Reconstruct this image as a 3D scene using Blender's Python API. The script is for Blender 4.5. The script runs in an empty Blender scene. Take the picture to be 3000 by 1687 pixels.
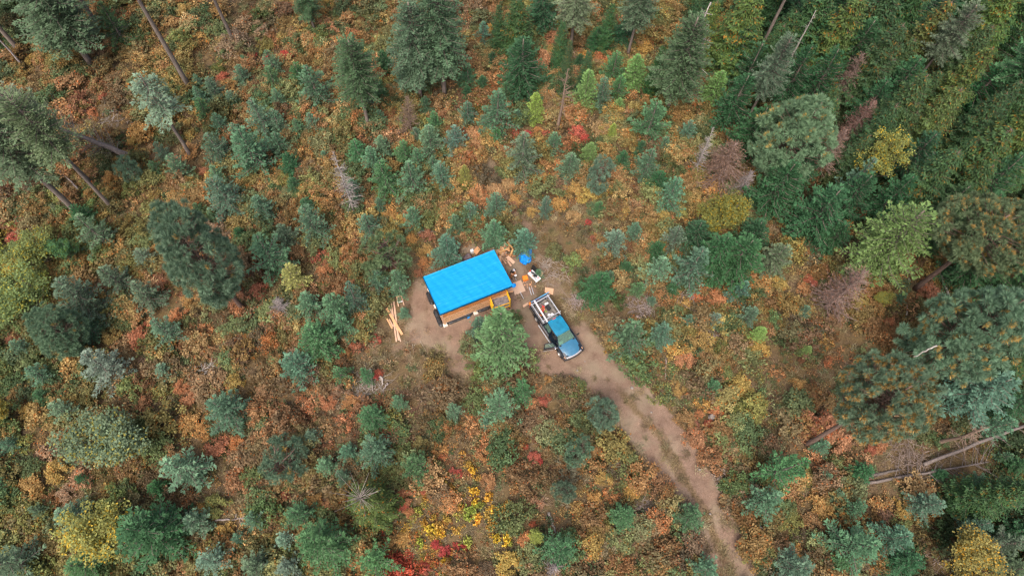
import bpy, math, random
import numpy as np
from mathutils import Vector, Matrix
S = bpy.context.scene
# ------------------------------------------------------------------ camera
# drone about 55 m above a forest clearing, looking steeply down
F = 2000.0; CX, CY = 1500.0, 843.5; NX, NY = 1450.0, 1750.0; H = 55.0
_n = np.array([(NX-CX)/F, -(NY-CY)/F, -1.0]); _n /= np.linalg.norm(_n)
_up = -_n; _f = np.array([0, 0, -1.0]); _y = _f-_up*np.dot(_f, _up); _y /= np.linalg.norm(_y)
_x = np.cross(_y, _up); RM = np.stack([_x, _y, _up])
cam = bpy.data.cameras.new('camera'); cam.sensor_width = 36.0; cam.lens = 36.0*F/3000.0
cam.clip_start = 0.5; cam.clip_end = 2000
co = bpy.data.objects.new('camera', cam); S.collection.objects.link(co)
M4 = Matrix([list(RM[0])+[0], list(RM[1])+[0], list(RM[2])+[H], [0, 0, 0, 1]]); co.matrix_world = M4
S.camera = co
# ------------------------------------------------------------------ world, sun, exposure (bright overcast)
SUN_EL, SUN_AZ = math.radians(60), math.radians(196)
w = bpy.data.worlds.new('World'); S.world = w; w.use_nodes = True
nt = w.node_tree; bg = nt.nodes['Background']; sk = nt.nodes.new('ShaderNodeTexSky'); sk.sky_type = 'NISHITA'
sk.sun_disc = False; sk.sun_elevation = SUN_EL; sk.sun_rotation = SUN_AZ; sk.dust_density = 8.0; sk.air_density = 1.0; sk.ozone_density = 0.6
nt.links.new(sk.outputs[0], bg.inputs[0]); bg.inputs[1].default_value = 0.13
sl = bpy.data.lights.new('sun', 'SUN'); sl.energy = 1.5; sl.angle = math.radians(24); sl.color = (1.0, 0.93, 0.84)
so = bpy.data.objects.new('sun', sl); S.collection.objects.link(so)
_sd = Vector((math.sin(SUN_AZ)*math.cos(SUN_EL), math.cos(SUN_AZ)*math.cos(SUN_EL), math.sin(SUN_EL)))
so.rotation_euler = _sd.to_track_quat('Z', 'Y').to_euler(); so.location = (0, 0, 80)
S.view_settings.view_transform = 'Standard'; S.view_settings.look = 'None'; S.view_settings.gamma = 1.0
S.view_settings.exposure = 0.68
S.render.engine = 'CYCLES'; S.cycles.max_bounces = 5; S.cycles.diffuse_bounces = 3; S.cycles.glossy_bounces = 2
S.cycles.transmission_bounces = 4; S.cycles.use_denoising = True
try: S.cycles.pixel_filter_type = 'BLACKMAN_HARRIS'; S.cycles.filter_width = 1.3
except Exception: pass

rnd = random.Random(7); R = np.random.default_rng(11)
def at(px, py, z=0.0):                       # world point seen at photo pixel, at height z
    d = RM@np.array([(px-CX)/F, -(py-CY)/F, -1.0]); t = (z-H)/d[2]; p = np.array([0, 0, H])+d*t
    return p
def proj(p):
    c = RM.T@(np.array(p, float)-np.array([0, 0, H])); return CX-F*c[0]/c[2], CY+F*c[1]/c[2], -c[2]
def projn(P):
    c = (P-np.array([0, 0, H]))@RM; return CX-F*c[:, 0]/c[:, 2], CY+F*c[:, 1]/c[:, 2]
def ppm(px, py, z=0.0): return F/proj(at(px, py, z))[2]

# value noise for placement
_tab = R.random((64, 64))
def vnoise(x, y, s, k=0):
    x = np.asarray(x, float)/s+k*17.3; y = np.asarray(y, float)/s+k*5.7
    xi = np.floor(x).astype(int); yi = np.floor(y).astype(int); fx = x-xi; fy = y-yi
    fx = fx*fx*(3-2*fx); fy = fy*fy*(3-2*fy); a = _tab[xi % 64, yi % 64]; b = _tab[(xi+1) % 64, yi % 64]
    c = _tab[xi % 64, (yi+1) % 64]; d = _tab[(xi+1) % 64, (yi+1) % 64]
    return (a*(1-fx)+b*fx)*(1-fy)+(c*(1-fx)+d*fx)*fy
# ------------------------------------------------------------------ materials
def mat(name):
    m = bpy.data.materials.new(name); m.use_nodes = True; nt = m.node_tree
    return m, nt, nt.nodes['Principled BSDF'], nt.links.new
def nd(nt, t, **k):
    n = nt.nodes.new(t)
    for a, b in k.items(): setattr(n, a, b)
    return n
def noise(nt, scale, detail=4, rough=.6, vec=None):
    n = nd(nt, 'ShaderNodeTexNoise'); n.inputs['Scale'].default_value = scale; n.inputs['Detail'].default_value = detail
    n.inputs['Roughness'].default_value = rough
    if vec is not None: nt.links.new(vec, n.inputs['Vector'])
    return n
def ramp(nt, fac, stops):
    r = nd(nt, 'ShaderNodeValToRGB'); e = r.color_ramp.elements
    while len(e) < len(stops): e.new(0.5)
    for i, (p, c) in enumerate(stops): e[i].position = p; e[i].color = (*c, 1)
    nt.links.new(fac, r.inputs[0]); return r
def mixc(nt, a, b, fac, mode='MIX'):
    m = nd(nt, 'ShaderNodeMix', data_type='RGBA', blend_type=mode)
    for v, s in ((fac, m.inputs[0]), (a, m.inputs[6]), (b, m.inputs[7])):
        if hasattr(v, 'is_output'): nt.links.new(v, s)
        elif isinstance(v, (int, float)): s.default_value = v
        else: s.default_value = (*v, 1)
    return m.outputs[2]
def simple(name, col, rough=.6, metal=0.0, var=.12, scale=8, spec=.4, bump=0.0, coat=0.0):
    m, nt, p, L = mat(name); tc = nd(nt, 'ShaderNodeTexCoord')
    n = noise(nt, scale, 5, .65, tc.outputs['Object'])
    d = tuple(max(0, c*(1-var*1.6)) for c in col); u = tuple(min(1, c*(1+var)) for c in col)
    r = ramp(nt, n.outputs[0], [(.3, d), (.7, u)]); L(r.outputs[0], p.inputs['Base Color'])
    p.inputs['Roughness'].default_value = rough; p.inputs['Metallic'].default_value = metal
    p.inputs['Specular IOR Level'].default_value = spec; p.inputs['Coat Weight'].default_value = coat
    if bump:
        b = nd(nt, 'ShaderNodeBump'); b.inputs['Strength'].default_value = bump; b.inputs['Distance'].default_value = .03
        L(n.outputs[0], b.inputs['Height']); L(b.outputs[0], p.inputs['Normal'])
    return m
def foliage(name, instancer, trans=.3, rough=.6):
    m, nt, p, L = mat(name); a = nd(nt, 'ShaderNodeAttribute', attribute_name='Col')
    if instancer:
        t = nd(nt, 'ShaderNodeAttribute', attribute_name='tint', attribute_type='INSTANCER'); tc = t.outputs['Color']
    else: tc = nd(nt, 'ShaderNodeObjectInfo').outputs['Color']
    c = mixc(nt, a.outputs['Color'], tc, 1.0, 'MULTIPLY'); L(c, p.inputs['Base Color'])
    p.inputs['Roughness'].default_value = rough; p.inputs['Specular IOR Level'].default_value = .25
    tr = nd(nt, 'ShaderNodeBsdfTranslucent'); L(c, tr.inputs[0]); ms = nd(nt, 'ShaderNodeMixShader'); ms.inputs[0].default_value = trans
    L(p.outputs[0], ms.inputs[1]); L(tr.outputs[0], ms.inputs[2]); L(ms.outputs[0], nt.nodes['Material Output'].inputs[0])
    return m
def barkmat(name, instancer=False):
    m, nt, p, L = mat(name); tc = nd(nt, 'ShaderNodeTexCoord'); mp = nd(nt, 'ShaderNodeMapping'); mp.inputs['Scale'].default_value = (1, 1, .25)
    L(tc.outputs['Object'], mp.inputs[0]); n = noise(nt, 9, 6, .7, mp.outputs[0])
    r = ramp(nt, n.outputs[0], [(.3, (.45, .42, .4)), (.55, (.85, .82, .8)), (.75, (1.35, 1.3, 1.25))])
    if instancer: c = mixc(nt, r.outputs[0], (.16, .12, .09), 1.0, 'MULTIPLY')
    else: c = mixc(nt, r.outputs[0], nd(nt, 'ShaderNodeObjectInfo').outputs['Color'], 1.0, 'MULTIPLY')
    L(c, p.inputs['Base Color']); p.inputs['Roughness'].default_value = .9
    b = nd(nt, 'ShaderNodeBump'); b.inputs['Strength'].default_value = .8; b.inputs['Distance'].default_value = .05
    L(n.outputs[0], b.inputs['Height']); L(b.outputs[0], p.inputs['Normal']); return m
M_LEAF = foliage('foliage', False); M_LEAFI = foliage('undergrowth_foliage', True)
M_BARK = barkmat('bark'); M_STEM = barkmat('shrub_stems', True)
# ------------------------------------------------------------------ mesh helpers
def mesh_np(name, V, Fq, mats, col=None, midx=None, smooth=False, tris=None):
    me = bpy.data.meshes.new(name); V = np.asarray(V, np.float32); n = len(V)
    me.vertices.add(n); me.vertices.foreach_set('co', V.ravel())
    Fq = np.asarray(Fq, np.int32).reshape(-1, 4); nq = len(Fq)
    me.loops.add(nq*4); me.loops.foreach_set('vertex_index', Fq.ravel())
    me.polygons.add(nq); me.polygons.foreach_set('loop_start', np.arange(0, nq*4, 4, dtype=np.int32))
    if midx is not None: me.polygons.foreach_set('material_index', np.asarray(midx, np.int32))
    if smooth: me.polygons.foreach_set('use_smooth', np.ones(nq, bool))
    for m in mats: me.materials.append(m)
    if col is not None:
        a = me.attributes.new('Col', 'FLOAT_COLOR', 'POINT'); c = np.ones((n, 4), np.float32); c[:, :3] = col
        a.data.foreach_set('color', c.ravel())
    me.update(calc_edges=True); me.validate(); return me
def unit(a): return a/np.maximum(np.linalg.norm(a, axis=-1, keepdims=True), 1e-9)
class Leaves:
    def __init__(s): s.V = []; s.C = []
    def add(s, P, D, N, L, W, C):
        P = np.asarray(P, float); n = len(P); D = unit(D); Sd = unit(np.cross(D, N)); L = np.broadcast_to(L, (n,))[:, None]
        W = np.broadcast_to(W, (n,))[:, None]; up = unit(np.cross(Sd, D))
        v = np.stack([P, P+D*L*.5+Sd*W/2+up*W*.12, P+D*L, P+D*L*.5-Sd*W/2-up*W*.05], 1)
        s.V.append(v.reshape(-1, 3)); s.C.append(np.repeat(np.broadcast_to(C, (n, 3)), 4, 0))
    def arrays(s):
        V = np.concatenate(s.V); return V, np.arange(len(V)).reshape(-1, 4), np.concatenate(s.C)
    def mesh(s, name, m=None):
        V, Fq, C = s.arrays(); return mesh_np(name, V, Fq, [m or M_LEAF], C)
class Tubes:
    def __init__(s): s.V = []; s.F = []; s.n = 0
    def add(s, pts, rad, k=4):
        pts = np.asarray(pts, float); m = len(pts); rad = np.broadcast_to(rad, (m,)); T = np.gradient(pts, axis=0); T = unit(T)
        ref = np.array([0, 0, 1.]) if abs(T[0, 2]) < .9 else np.array([1., 0, 0]); A = unit(np.cross(T, ref)); B = np.cross(T, A)
        an = np.arange(k)*2*math.pi/k
        v = pts[:, None]+(A[:, None]*np.cos(an)[None, :, None]+B[:, None]*np.sin(an)[None, :, None])*rad[:, None, None]
        b = s.n; s.V.append(v.reshape(-1, 3)); i = np.arange(m-1)[:, None]*k; j = np.arange(k)[None]; j2 = (j+1) % k
        q = np.stack([b+i+j, b+i+j2, b+i+k+j2, b+i+k+j], -1).reshape(-1, 4); s.F.append(q); s.n += m*k
        if k == 4:
            s.F.append(np.array([[b+3, b+2, b+1, b]])); e = b+(m-1)*k; s.F.append(np.array([[e, e+1, e+2, e+3]]))
        else:
            c = s.n; s.V.append(np.stack([pts[0], pts[-1]])); s.n += 2; e = b+(m-1)*k
            for o, base, fl in ((c, b, 1), (c+1, e, 0)):
                for t in range(0, k-1, 2):
                    a0, a1, a2 = base+t, base+t+1, base+(t+2) % k; s.F.append(np.array([[o, a2, a1, a0]] if fl else [[o, a0, a1, a2]]))
    def mesh(s, name, m=None, smooth=True):
        V = np.concatenate(s.V); Fq = np.concatenate(s.F); return mesh_np(name, V, Fq, [m or M_BARK], None, None, smooth)
def link(name, me, parent=None, color=None, loc=None):
    o = bpy.data.objects.new(name, me); S.collection.objects.link(o)
    if parent is not None: o.parent = parent
    if color is not None: o.color = (*color, 1)
    if loc is not None: o.location = loc
    return o
def tag(o, label, cat, group=None, kind=None):
    if label: o['label'] = label
    if cat: o['category'] = cat
    if group: o['group'] = group
    if kind: o['kind'] = kind
    return o
def rot_az(a): return np.stack([np.cos(a), np.sin(a), np.zeros_like(a)], -1)

# ------------------------------------------------------------------ tree generators (real metres)
def trunk_pts(h, r0, wob, rng, n=9, rt=.25):
    z = np.linspace(-.3, h, n); x = np.cumsum(rng.normal(0, wob, n)); y = np.cumsum(rng.normal(0, wob, n)); x -= x[0]; y -= y[0]
    return np.stack([x, y, z], -1), r0*(1-(1-rt)*np.clip(z/h, 0, 1))**1.0+r0*.25*np.exp(-np.clip(z, 0, 9)/.5)
def gen_fir(h, r, seed, z0=.06, dz=.3, nb=6, leaf=.2, droop=-.1, rise=.55, dens=1.0, airy=0.0, power=.8, gaps=0.0, r0=None, hue=0.0, tw=.42, tip=.22):
    rng = np.random.default_rng(seed); lv = Leaves(); tb = Tubes(); r0 = r0 or h*.016+.02
    P, rad = trunk_pts(h, r0, h*.002, rng); tb.add(P, rad, 6); zz = z0*h; k = 0
    while zz < h*.985:
        rel = (zz-z0*h)/(h*(1-z0)); n = max(3, int(nb*(1-.3*rel)+rng.random()))
        base = np.array([np.interp(zz, P[:, 2], P[:, 0]), np.interp(zz, P[:, 2], P[:, 1]), zz]); a0 = rng.random()*6.28
        env = min(1, .55+rel*3.2)*(1-rel)**power
        for b in range(n):
            if rng.random() < gaps: continue
            az = a0+b*6.283/n+rng.normal(0, .22); Lb = r*env*rng.uniform(.72, 1.18)+.1
            el = droop+(rise-droop)*rel**1.2+rng.normal(0, .09); hd = np.array([math.cos(az), math.sin(az), 0])
            m = max(3, int(Lb/(leaf*.62)*dens)); s = np.linspace(.12, 1, m)+rng.normal(0, .02, m); s = np.clip(s, .08, 1)
            cur = .22 if droop > -.3 else -.12
            ax = base+hd*(s*Lb*math.cos(el))[:, None]+np.array([0, 0, 1])*(s*Lb*math.sin(el)+cur*Lb*s*s*.5)[:, None]
            if Lb > .8: tb.add(np.concatenate([[base], ax[[m//2, m-1]]]), [r0*.16+.006*Lb, .012+.004*Lb, .006], 3)
            side = np.array([-hd[1], hd[0], 0]); bd = unit(ax[-1]-ax[0]); nrm = unit(np.cross(bd, side)*-1); cb = 1+rng.normal(0, .09)
            tl = (tw*Lb*(1-s)+leaf*.9)*rng.uniform(.75, 1.15, m); kk = np.maximum(1, (tl/(leaf*.62)).astype(int))
            for sg in (-1, 1):
                idx = np.repeat(np.arange(m), kk); j = np.concatenate([np.arange(q) for q in kk]); N = len(idx)
                ang = sg*(math.radians(52)+rng.normal(0, .18, m))[idx]
                td = bd*np.cos(ang)[:, None]+side*np.sin(ang)[:, None]*-1+np.array([0, 0, 1])*rng.normal(.02-airy*.1, .1, (N, 1))
                p = ax[idx]+unit(td)*(j*leaf*.6)[:, None]+rng.normal(0, .02+.03*airy, (N, 3))
                d = td+side*rng.normal(0, .38, (N, 1))+bd*rng.normal(0, .3, (N, 1))+np.array([0, 0, 1])*rng.normal(.06, .22+airy*.25, (N, 1))
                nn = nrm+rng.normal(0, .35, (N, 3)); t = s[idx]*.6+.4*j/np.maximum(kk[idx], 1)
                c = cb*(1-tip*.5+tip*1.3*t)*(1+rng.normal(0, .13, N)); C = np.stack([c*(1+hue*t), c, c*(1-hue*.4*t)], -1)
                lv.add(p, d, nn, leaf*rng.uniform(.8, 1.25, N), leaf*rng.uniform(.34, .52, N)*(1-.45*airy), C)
            N = max(4, int(5*dens)); d = bd+rng.normal(0, .3, (N, 3))
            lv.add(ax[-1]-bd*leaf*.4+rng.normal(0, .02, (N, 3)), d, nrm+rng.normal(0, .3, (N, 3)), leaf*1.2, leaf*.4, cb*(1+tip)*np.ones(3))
        zz += dz*(1-.35*rel)*rng.uniform(.85, 1.15)
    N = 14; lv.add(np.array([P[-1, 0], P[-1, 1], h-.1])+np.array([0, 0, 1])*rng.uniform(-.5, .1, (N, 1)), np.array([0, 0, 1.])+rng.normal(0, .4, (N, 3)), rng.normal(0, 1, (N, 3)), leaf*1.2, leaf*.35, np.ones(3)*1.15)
    return dict(h=h, r=r, trunk=tb.mesh('trunk'), crown=lv.mesh('crown'))
def gen_cedar(h, r, seed, deadtop=False, gap=0.0):
    rng = np.random.default_rng(seed); lv = Leaves(); tb = Tubes(); r0 = h*.014+.05
    P, rad = trunk_pts(h, r0, .02, rng, rt=.1); tb.add(P, rad, 6); zz = h*.05
    while zz < h*(.86 if deadtop else .985):
        rel = zz/h; n = 5; a0 = rng.random()*6.28; base = np.array([np.interp(zz, P[:, 2], P[:, 0]), np.interp(zz, P[:, 2], P[:, 1]), zz])
        for b in range(n):
            if rng.random() < gap: continue
            az = a0+b*6.283/n+rng.normal(0, .3); Lb = r*(min(1, .6+rel*2)*(1-rel)**.75)*rng.uniform(.65, 1.2)+.15; hd = np.array([math.cos(az), math.sin(az), 0])
            m = max(4, int(Lb/.14)); s = np.linspace(.1, 1, m); zoff = -.55*s*Lb+.62*s**2.6*Lb   # J-shaped branches
            ax = base+hd*(s*Lb)[:, None]+np.array([0, 0, 1])*zoff[:, None]; side = np.array([-hd[1], hd[0], 0])
            tb.add(np.concatenate([[base], ax[[m//2, m-1]]]), [.03+.01*Lb, .02, .006], 3); flag = rng.random() < .11; cb = 1+rng.normal(0, .12)
            kk = np.maximum(2, ((.42*Lb*(1-s)+.3)/.13).astype(int)); idx = np.repeat(np.arange(m), kk); j = np.concatenate([np.arange(q) for q in kk])
            for sg in (-1, 1):
                N = len(idx); td = side*sg*.85+hd*.55+np.array([0, 0, -.35]); td = unit(td)
                p = ax[idx]+td*(j*.12)[:, None]+np.array([0, 0, -1])*(j*j*.012)[:, None]+rng.normal(0, .03, (N, 3))
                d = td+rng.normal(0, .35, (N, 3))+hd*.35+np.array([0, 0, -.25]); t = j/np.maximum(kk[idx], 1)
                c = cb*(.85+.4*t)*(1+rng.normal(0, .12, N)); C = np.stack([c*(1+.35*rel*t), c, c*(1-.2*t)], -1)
                fl = (rng.random(N) < (.35 if flag else .03)) & (t < .7); C[fl] = np.array([3.6, 1.15, .6])*rng.uniform(.6, 1.1, (fl.sum(), 1))
                lv.add(p, d, np.array([0, 0, 1.])+rng.normal(0, .35, (N, 3)), rng.uniform(.18, .3, N), rng.uniform(.08, .13, N), C)
        zz += .36*rng.uniform(.8, 1.2)*(1-.3*rel)
    out = dict(h=h, r=r, trunk=tb.mesh('trunk'), crown=lv.mesh('crown')); tb = Tubes()
    if deadtop:
        for i in range(30):
            z = h*rng.uniform(.8, .99); az = rng.random()*6.28; L = r*rng.uniform(.25, .85); d = np.array([math.cos(az), math.sin(az), rng.uniform(.0, 1.3)])
            q = np.array([P[-1, 0], P[-1, 1], z])+d*L*np.linspace(0, 1, 4)[:, None]+np.array([0, 0, 1])*(.15*L*np.linspace(0, 1, 4)**2)[:, None]; tb.add(q, [.026, .022, .016, .008], 3)
        out['branches'] = tb.mesh('dead_branches', smooth=False)
    return out
def gen_pine(h, r, seed, hz, npuff=230, puff=.42, nbl=56, orange=.25, cone=.2, r0=None):
    rng = np.random.default_rng(seed); lv = Leaves(); tb = Tubes(); zc = h-hz; r0 = r0 or h*.014+.05
    P, rad = trunk_pts(h*.97, r0, .03, rng, rt=.2); tb.add(P, rad, 8)
    lob = rng.normal(0, 1, (14, 3)); lob = unit(lob); la = rng.uniform(-.2, .28, 14); pts = []
    while len(pts) < npuff:
        d = unit(rng.normal(0, 1, 3)); rr = rng.random()**.22
        sc = 1+sum(a*max(0, d@l)**3 for a, l in zip(la, lob)); zrel = d[2]*rr; taper = 1-cone*max(0, zrel+.1)
        p = np.array([d[0]*r*rr*sc*taper, d[1]*r*rr*sc*taper, zc+d[2]*hz*rr*sc])
        if p[2] > h: p[2] = h-rng.random()*.4
        if len(pts) and min(np.linalg.norm(np.array(pts)-p, axis=1)) < puff*.68: 
            if rng.random() < .97: continue
        pts.append(p)
    pts = np.array(pts)
    for i, p in enumerate(pts):
        base = np.array([0, 0, max(h*.3, p[2]-.45*np.hypot(p[0], p[1])-.2)]); base[:2] = [np.interp(base[2], P[:, 2], P[:, 0]), np.interp(base[2], P[:, 2], P[:, 1])]
        if i % 2 == 0:
            mid = base*.45+p*.55+np.array([0, 0, -.15]); tb.add([base, mid, p], [.05, .035, .015], 3)
        out = unit(p-np.array([0, 0, zc-hz*.3])); N = nbl; d = unit(rng.normal(0, 1, (N, 3)))+out*.45+np.array([0, 0, .35]); cb = 1+rng.normal(0, .1); pf = puff*rng.uniform(.75, 1.2)
        c = cb*(1+rng.normal(0, .12, N)); C = np.stack([c, c, c], -1)
        lv.add(p-out*pf*.15+unit(d)*pf*.12, d, rng.normal(0, 1, (N, 3)), pf*rng.uniform(.8, 1.05, N), pf*.10, C)
        if rng.random() < orange:
            N = nbl//2; d = unit(rng.normal(0, 1, (N, 3)))-out*.1+np.array([0, 0, .25])+np.array([.35, -.75, 0]); C = np.array([2.7, 1.15, .6])*rng.uniform(.7, 1.2, (N, 1))
            lv.add(p+np.array([0, -.1, .05])+d*.02, d, rng.normal(0, 1, (N, 3)), pf*rng.uniform(.6, .95, N), pf*.11, C)
    return dict(h=h, r=r, trunk=tb.mesh('trunk'), crown=lv.mesh('crown'))
def leafy(rng, lv, centers, cr, nl, leaf, C0, var=.2, up=.8, fleck=0.0, fcol=(1, 1, 1)):
    for c in centers:
        N = int(nl*rng.uniform(.6, 1.3)); d = unit(rng.normal(0, 1, (N, 3))); p = c+d*cr*rng.random((N, 1))**.5*np.array([1, 1, .6])
        cb = 1+rng.normal(0, var*.7); cc = cb*(1+rng.normal(0, var, N)); C = np.stack([cc*C0[0], cc*C0[1], cc*C0[2]], -1)
        if fleck: f = rng.random(N) < fleck*(rng.random()*2); C[f] = np.array(fcol)*rng.uniform(.7, 1.2, (f.sum(), 1))
        lv.add(p, np.concatenate([rng.normal(0, 1, (N, 2)), rng.normal(-.15, .35, (N, 1))], 1), np.array([0, 0, up])+rng.normal(0, .45, (N, 3)), leaf*rng.uniform(.7, 1.3, N), leaf*.72*rng.uniform(.7, 1.3, N), C)
def gen_decid(h, r, seed, n=150, leaf=.15, fleck=.15, fcol=(1.9, 1.1, .4), nl=48):
    rng = np.random.default_rng(seed); lv = Leaves(); tb = Tubes(); tb.add([[0, 0, -.2], [.05, 0, h*.25], [.1, .1, h*.5]], [.14, .11, .07], 6); cs = []
    lob = [np.array([rng.uniform(-.55, .55)*r, rng.uniform(-.55, .55)*r, h*rng.uniform(.5, .82)]) for _ in range(8)]
    for i in range(n):
        l = lob[i % 8]; d = unit(rng.normal(0, 1, 3)); q = l+d*np.array([r*.5, r*.5, h*.18])*rng.uniform(.5, 1.05); cs.append(q)
        if i % 3 == 0: tb.add([[.05, 0, h*.25], (l+[0, 0, -h*.25])*.6+q*.4, q], [.05, .03, .008], 3)
    leafy(rng, lv, cs, r*.17+.1, nl, leaf, (1, 1, 1), .17, fleck=fleck, fcol=fcol)
    return dict(h=h, r=r, trunk=tb.mesh('trunk'), crown=lv.mesh('crown'))
def branch(tb, rng, p0, d, L, r, n=5, sub=4, curve=.15, k=3):
    d = unit(np.array(d, float)); s = np.linspace(0, 1, n)[:, None]; side = rng.normal(0, 1, 3)*curve; q = p0+d*L*s+side*L*s*s
    tb.add(q, r*(1-.85*s[:, 0]), k)
    for i in range(sub):
        t = rng.uniform(.25, .95); p = p0+d*L*t+side*L*t*t; dd = d+rng.normal(0, .55, 3); l = L*rng.uniform(.18, .42)*(1.1-t*.5)
        tb.add(np.stack([p, p+unit(dd)*l*.5, p+unit(dd+rng.normal(0, .25, 3))*l]), [r*.45*(1-.5*t), r*.3*(1-.5*t), r*.12], 3)
def gen_snag(h, r, seed, nb=60, z0=.15, fine=1.0, sub=5, el=(-.2, .5), r0=None, needles=0.0, ncol=(1, 1, 1), topless=0.0):
    rng = np.random.default_rng(seed); tb = Tubes(); r0 = r0 or .015*h+.03; P, rad = trunk_pts(h, r0, h*.004, rng, rt=.12); tb.add(P, rad, 6); bt = Tubes(); lv = Leaves()
    for i in range(nb):
        rel = rng.random()**.85*(1-topless); zz = h*(z0+(1-z0)*rel*.98); base = np.array([np.interp(zz, P[:, 2], P[:, 0]), np.interp(zz, P[:, 2], P[:, 1]), zz])
        az = rng.random()*6.28; e = rng.uniform(*el)+rel*.35; L = r*((1-rel)**.6)*rng.uniform(.45, 1.1)+.15; d = np.array([math.cos(az)*math.cos(e), math.sin(az)*math.cos(e), math.sin(e)])
        branch(bt, rng, base, d, L, (.012+.012*L)*fine, 5, sub, .12)
        if needles:
            N = int(26*needles*L); t = rng.uniform(.25, 1, (N, 1)); q = base+d*L*t+rng.normal(0, .1+.06*L, (N, 3)); cc = rng.uniform(.6, 1.3, (N, 1))
            lv.add(q, d+rng.normal(0, .6, (N, 3)), rng.normal(0, 1, (N, 3)), .2, .05, np.array(ncol)*cc)
    return dict(h=h, r=r, trunk=tb.mesh('trunk'), branches=bt.mesh('branches', smooth=False), crown=lv.mesh('crown') if needles else None)
def shrub_mesh(seed, r, h, ncl, nl, leaf, leafm, stemm, twig=8, fleck=0.0, var=.2, flat=.6, name='shrub'):
    rng = np.random.default_rng(seed); lv = Leaves(); tb = Tubes(); cs = []
    for i in range(ncl):
        a = rng.random()*6.28; q = rng.random()**.6; rr = r*q*rng.uniform(.8, 1.05); cs.append(np.array([math.cos(a)*rr, math.sin(a)*rr, h*(1-.55*q*q)*rng.uniform(.5, 1.02)+.04]))
    leafy(rng, lv, cs, r*.2+.05, nl, leaf, (1, 1, 1), var, fleck=fleck, fcol=(1.5, .8, .5))
    for i in range(twig):
        q = cs[i % ncl]; tb.add([[rng.normal(0, .06), rng.normal(0, .06), -.05], q*.5+[0, 0, .05*h], q*rng.uniform(.9, 1.1)], [.014, .011, .005], 3)
    V, Fq, C = lv.arrays(); V2 = np.concatenate(tb.V); F2 = np.concatenate(tb.F)+len(V)
    return mesh_np(name, np.concatenate([V, V2]), np.concatenate([Fq, F2]), [leafm, stemm], np.concatenate([C, np.ones((len(V2), 3))]), np.concatenate([np.zeros(len(Fq), int), np.ones(len(F2), int)]))
def grass_mesh(seed, n, L, spread, name, m, wid=.012, lean=1.1):
    rng = np.random.default_rng(seed); a = rng.normal(0, 1.0, n)+.0; d = np.stack([np.cos(a), np.sin(a), rng.uniform(.15, 1.0, n)], -1); d[:, :2] *= lean
    p = np.stack([rng.normal(0, spread, n), rng.normal(0, spread, n), np.zeros(n)], -1); lv = Leaves(); l = L*rng.uniform(.5, 1.2, n); c = rng.uniform(.65, 1.25, n)
    C = np.stack([c, c, c], -1); d = unit(d); lv.add(p, d, rng.normal(0, 1, (n, 3)), l*.6, wid*2, C)
    d2 = d.copy(); d2[:, 2] -= .7; lv.add(p+d*(l*.5)[:, None], d2, rng.normal(0, 1, (n, 3)), l*.6, wid*2, C); return lv.mesh(name, m)
# ------------------------------------------------------------------ what grows where (coarse map of the undergrowth, 100 photo pixels a cell)
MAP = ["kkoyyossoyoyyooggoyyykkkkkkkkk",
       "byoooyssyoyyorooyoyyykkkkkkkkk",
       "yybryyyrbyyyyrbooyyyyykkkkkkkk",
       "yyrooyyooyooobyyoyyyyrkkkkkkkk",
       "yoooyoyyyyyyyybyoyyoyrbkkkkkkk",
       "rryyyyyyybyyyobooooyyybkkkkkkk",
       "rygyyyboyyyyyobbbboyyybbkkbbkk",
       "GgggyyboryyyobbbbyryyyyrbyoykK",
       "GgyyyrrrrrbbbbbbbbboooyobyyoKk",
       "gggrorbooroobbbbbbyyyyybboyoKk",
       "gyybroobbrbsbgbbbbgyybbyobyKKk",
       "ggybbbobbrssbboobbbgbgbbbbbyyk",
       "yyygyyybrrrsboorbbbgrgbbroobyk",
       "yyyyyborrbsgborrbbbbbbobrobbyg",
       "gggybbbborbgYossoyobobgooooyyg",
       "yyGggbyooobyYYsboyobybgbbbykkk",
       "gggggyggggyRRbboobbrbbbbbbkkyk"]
MAP = [r.lower() if 0 else r for r in MAP]
def mapch(px, py):
    i = min(29, max(0, int(px//100))); j = min(16, max(0, int(py//100))); c = MAP[j][i]
    return 'k' if c == 'K' else c
PAL = {  # base colours of the autumn brush
 'o': [(.47, .28, .115), (.42, .27, .12), (.46, .22, .095), (.38, .28, .115), (.46, .31, .15), (.31, .20, .11)],
 'y': [(.40, .29, .10), (.43, .29, .10), (.32, .26, .09), (.44, .26, .10), (.26, .25, .09), (.36, .22, .10)],
 'g': [(.27, .27, .085), (.20, .25, .085), (.33, .30, .09), (.36, .22, .08), (.24, .21, .08), (.15, .22, .08)],
 'r': [(.36, .19, .095), (.33, .21, .10), (.38, .23, .10), (.26, .17, .10), (.33, .26, .11), (.35, .155, .085)],
 'b': [(.33, .22, .11), (.27, .19, .11), (.36, .20, .09), (.28, .24, .10), (.22, .17, .11), (.40, .23, .09)],
 's': [(.42, .31, .19), (.37, .27, .16), (.40, .27, .13), (.30, .24, .13)],
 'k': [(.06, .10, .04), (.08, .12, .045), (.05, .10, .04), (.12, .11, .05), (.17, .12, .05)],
 'G': [(.36, .38, .07), (.46, .40, .07), (.26, .34, .09), (.50, .36, .06)],
 'Y': [(.62, .36, .05), (.55, .40, .07), (.45, .38, .08), (.5, .2, .06), (.34, .25, .11)],
 'R': [(.60, .09, .05), (.55, .16, .05), (.5, .34, .06), (.40, .25, .09)]}
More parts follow.
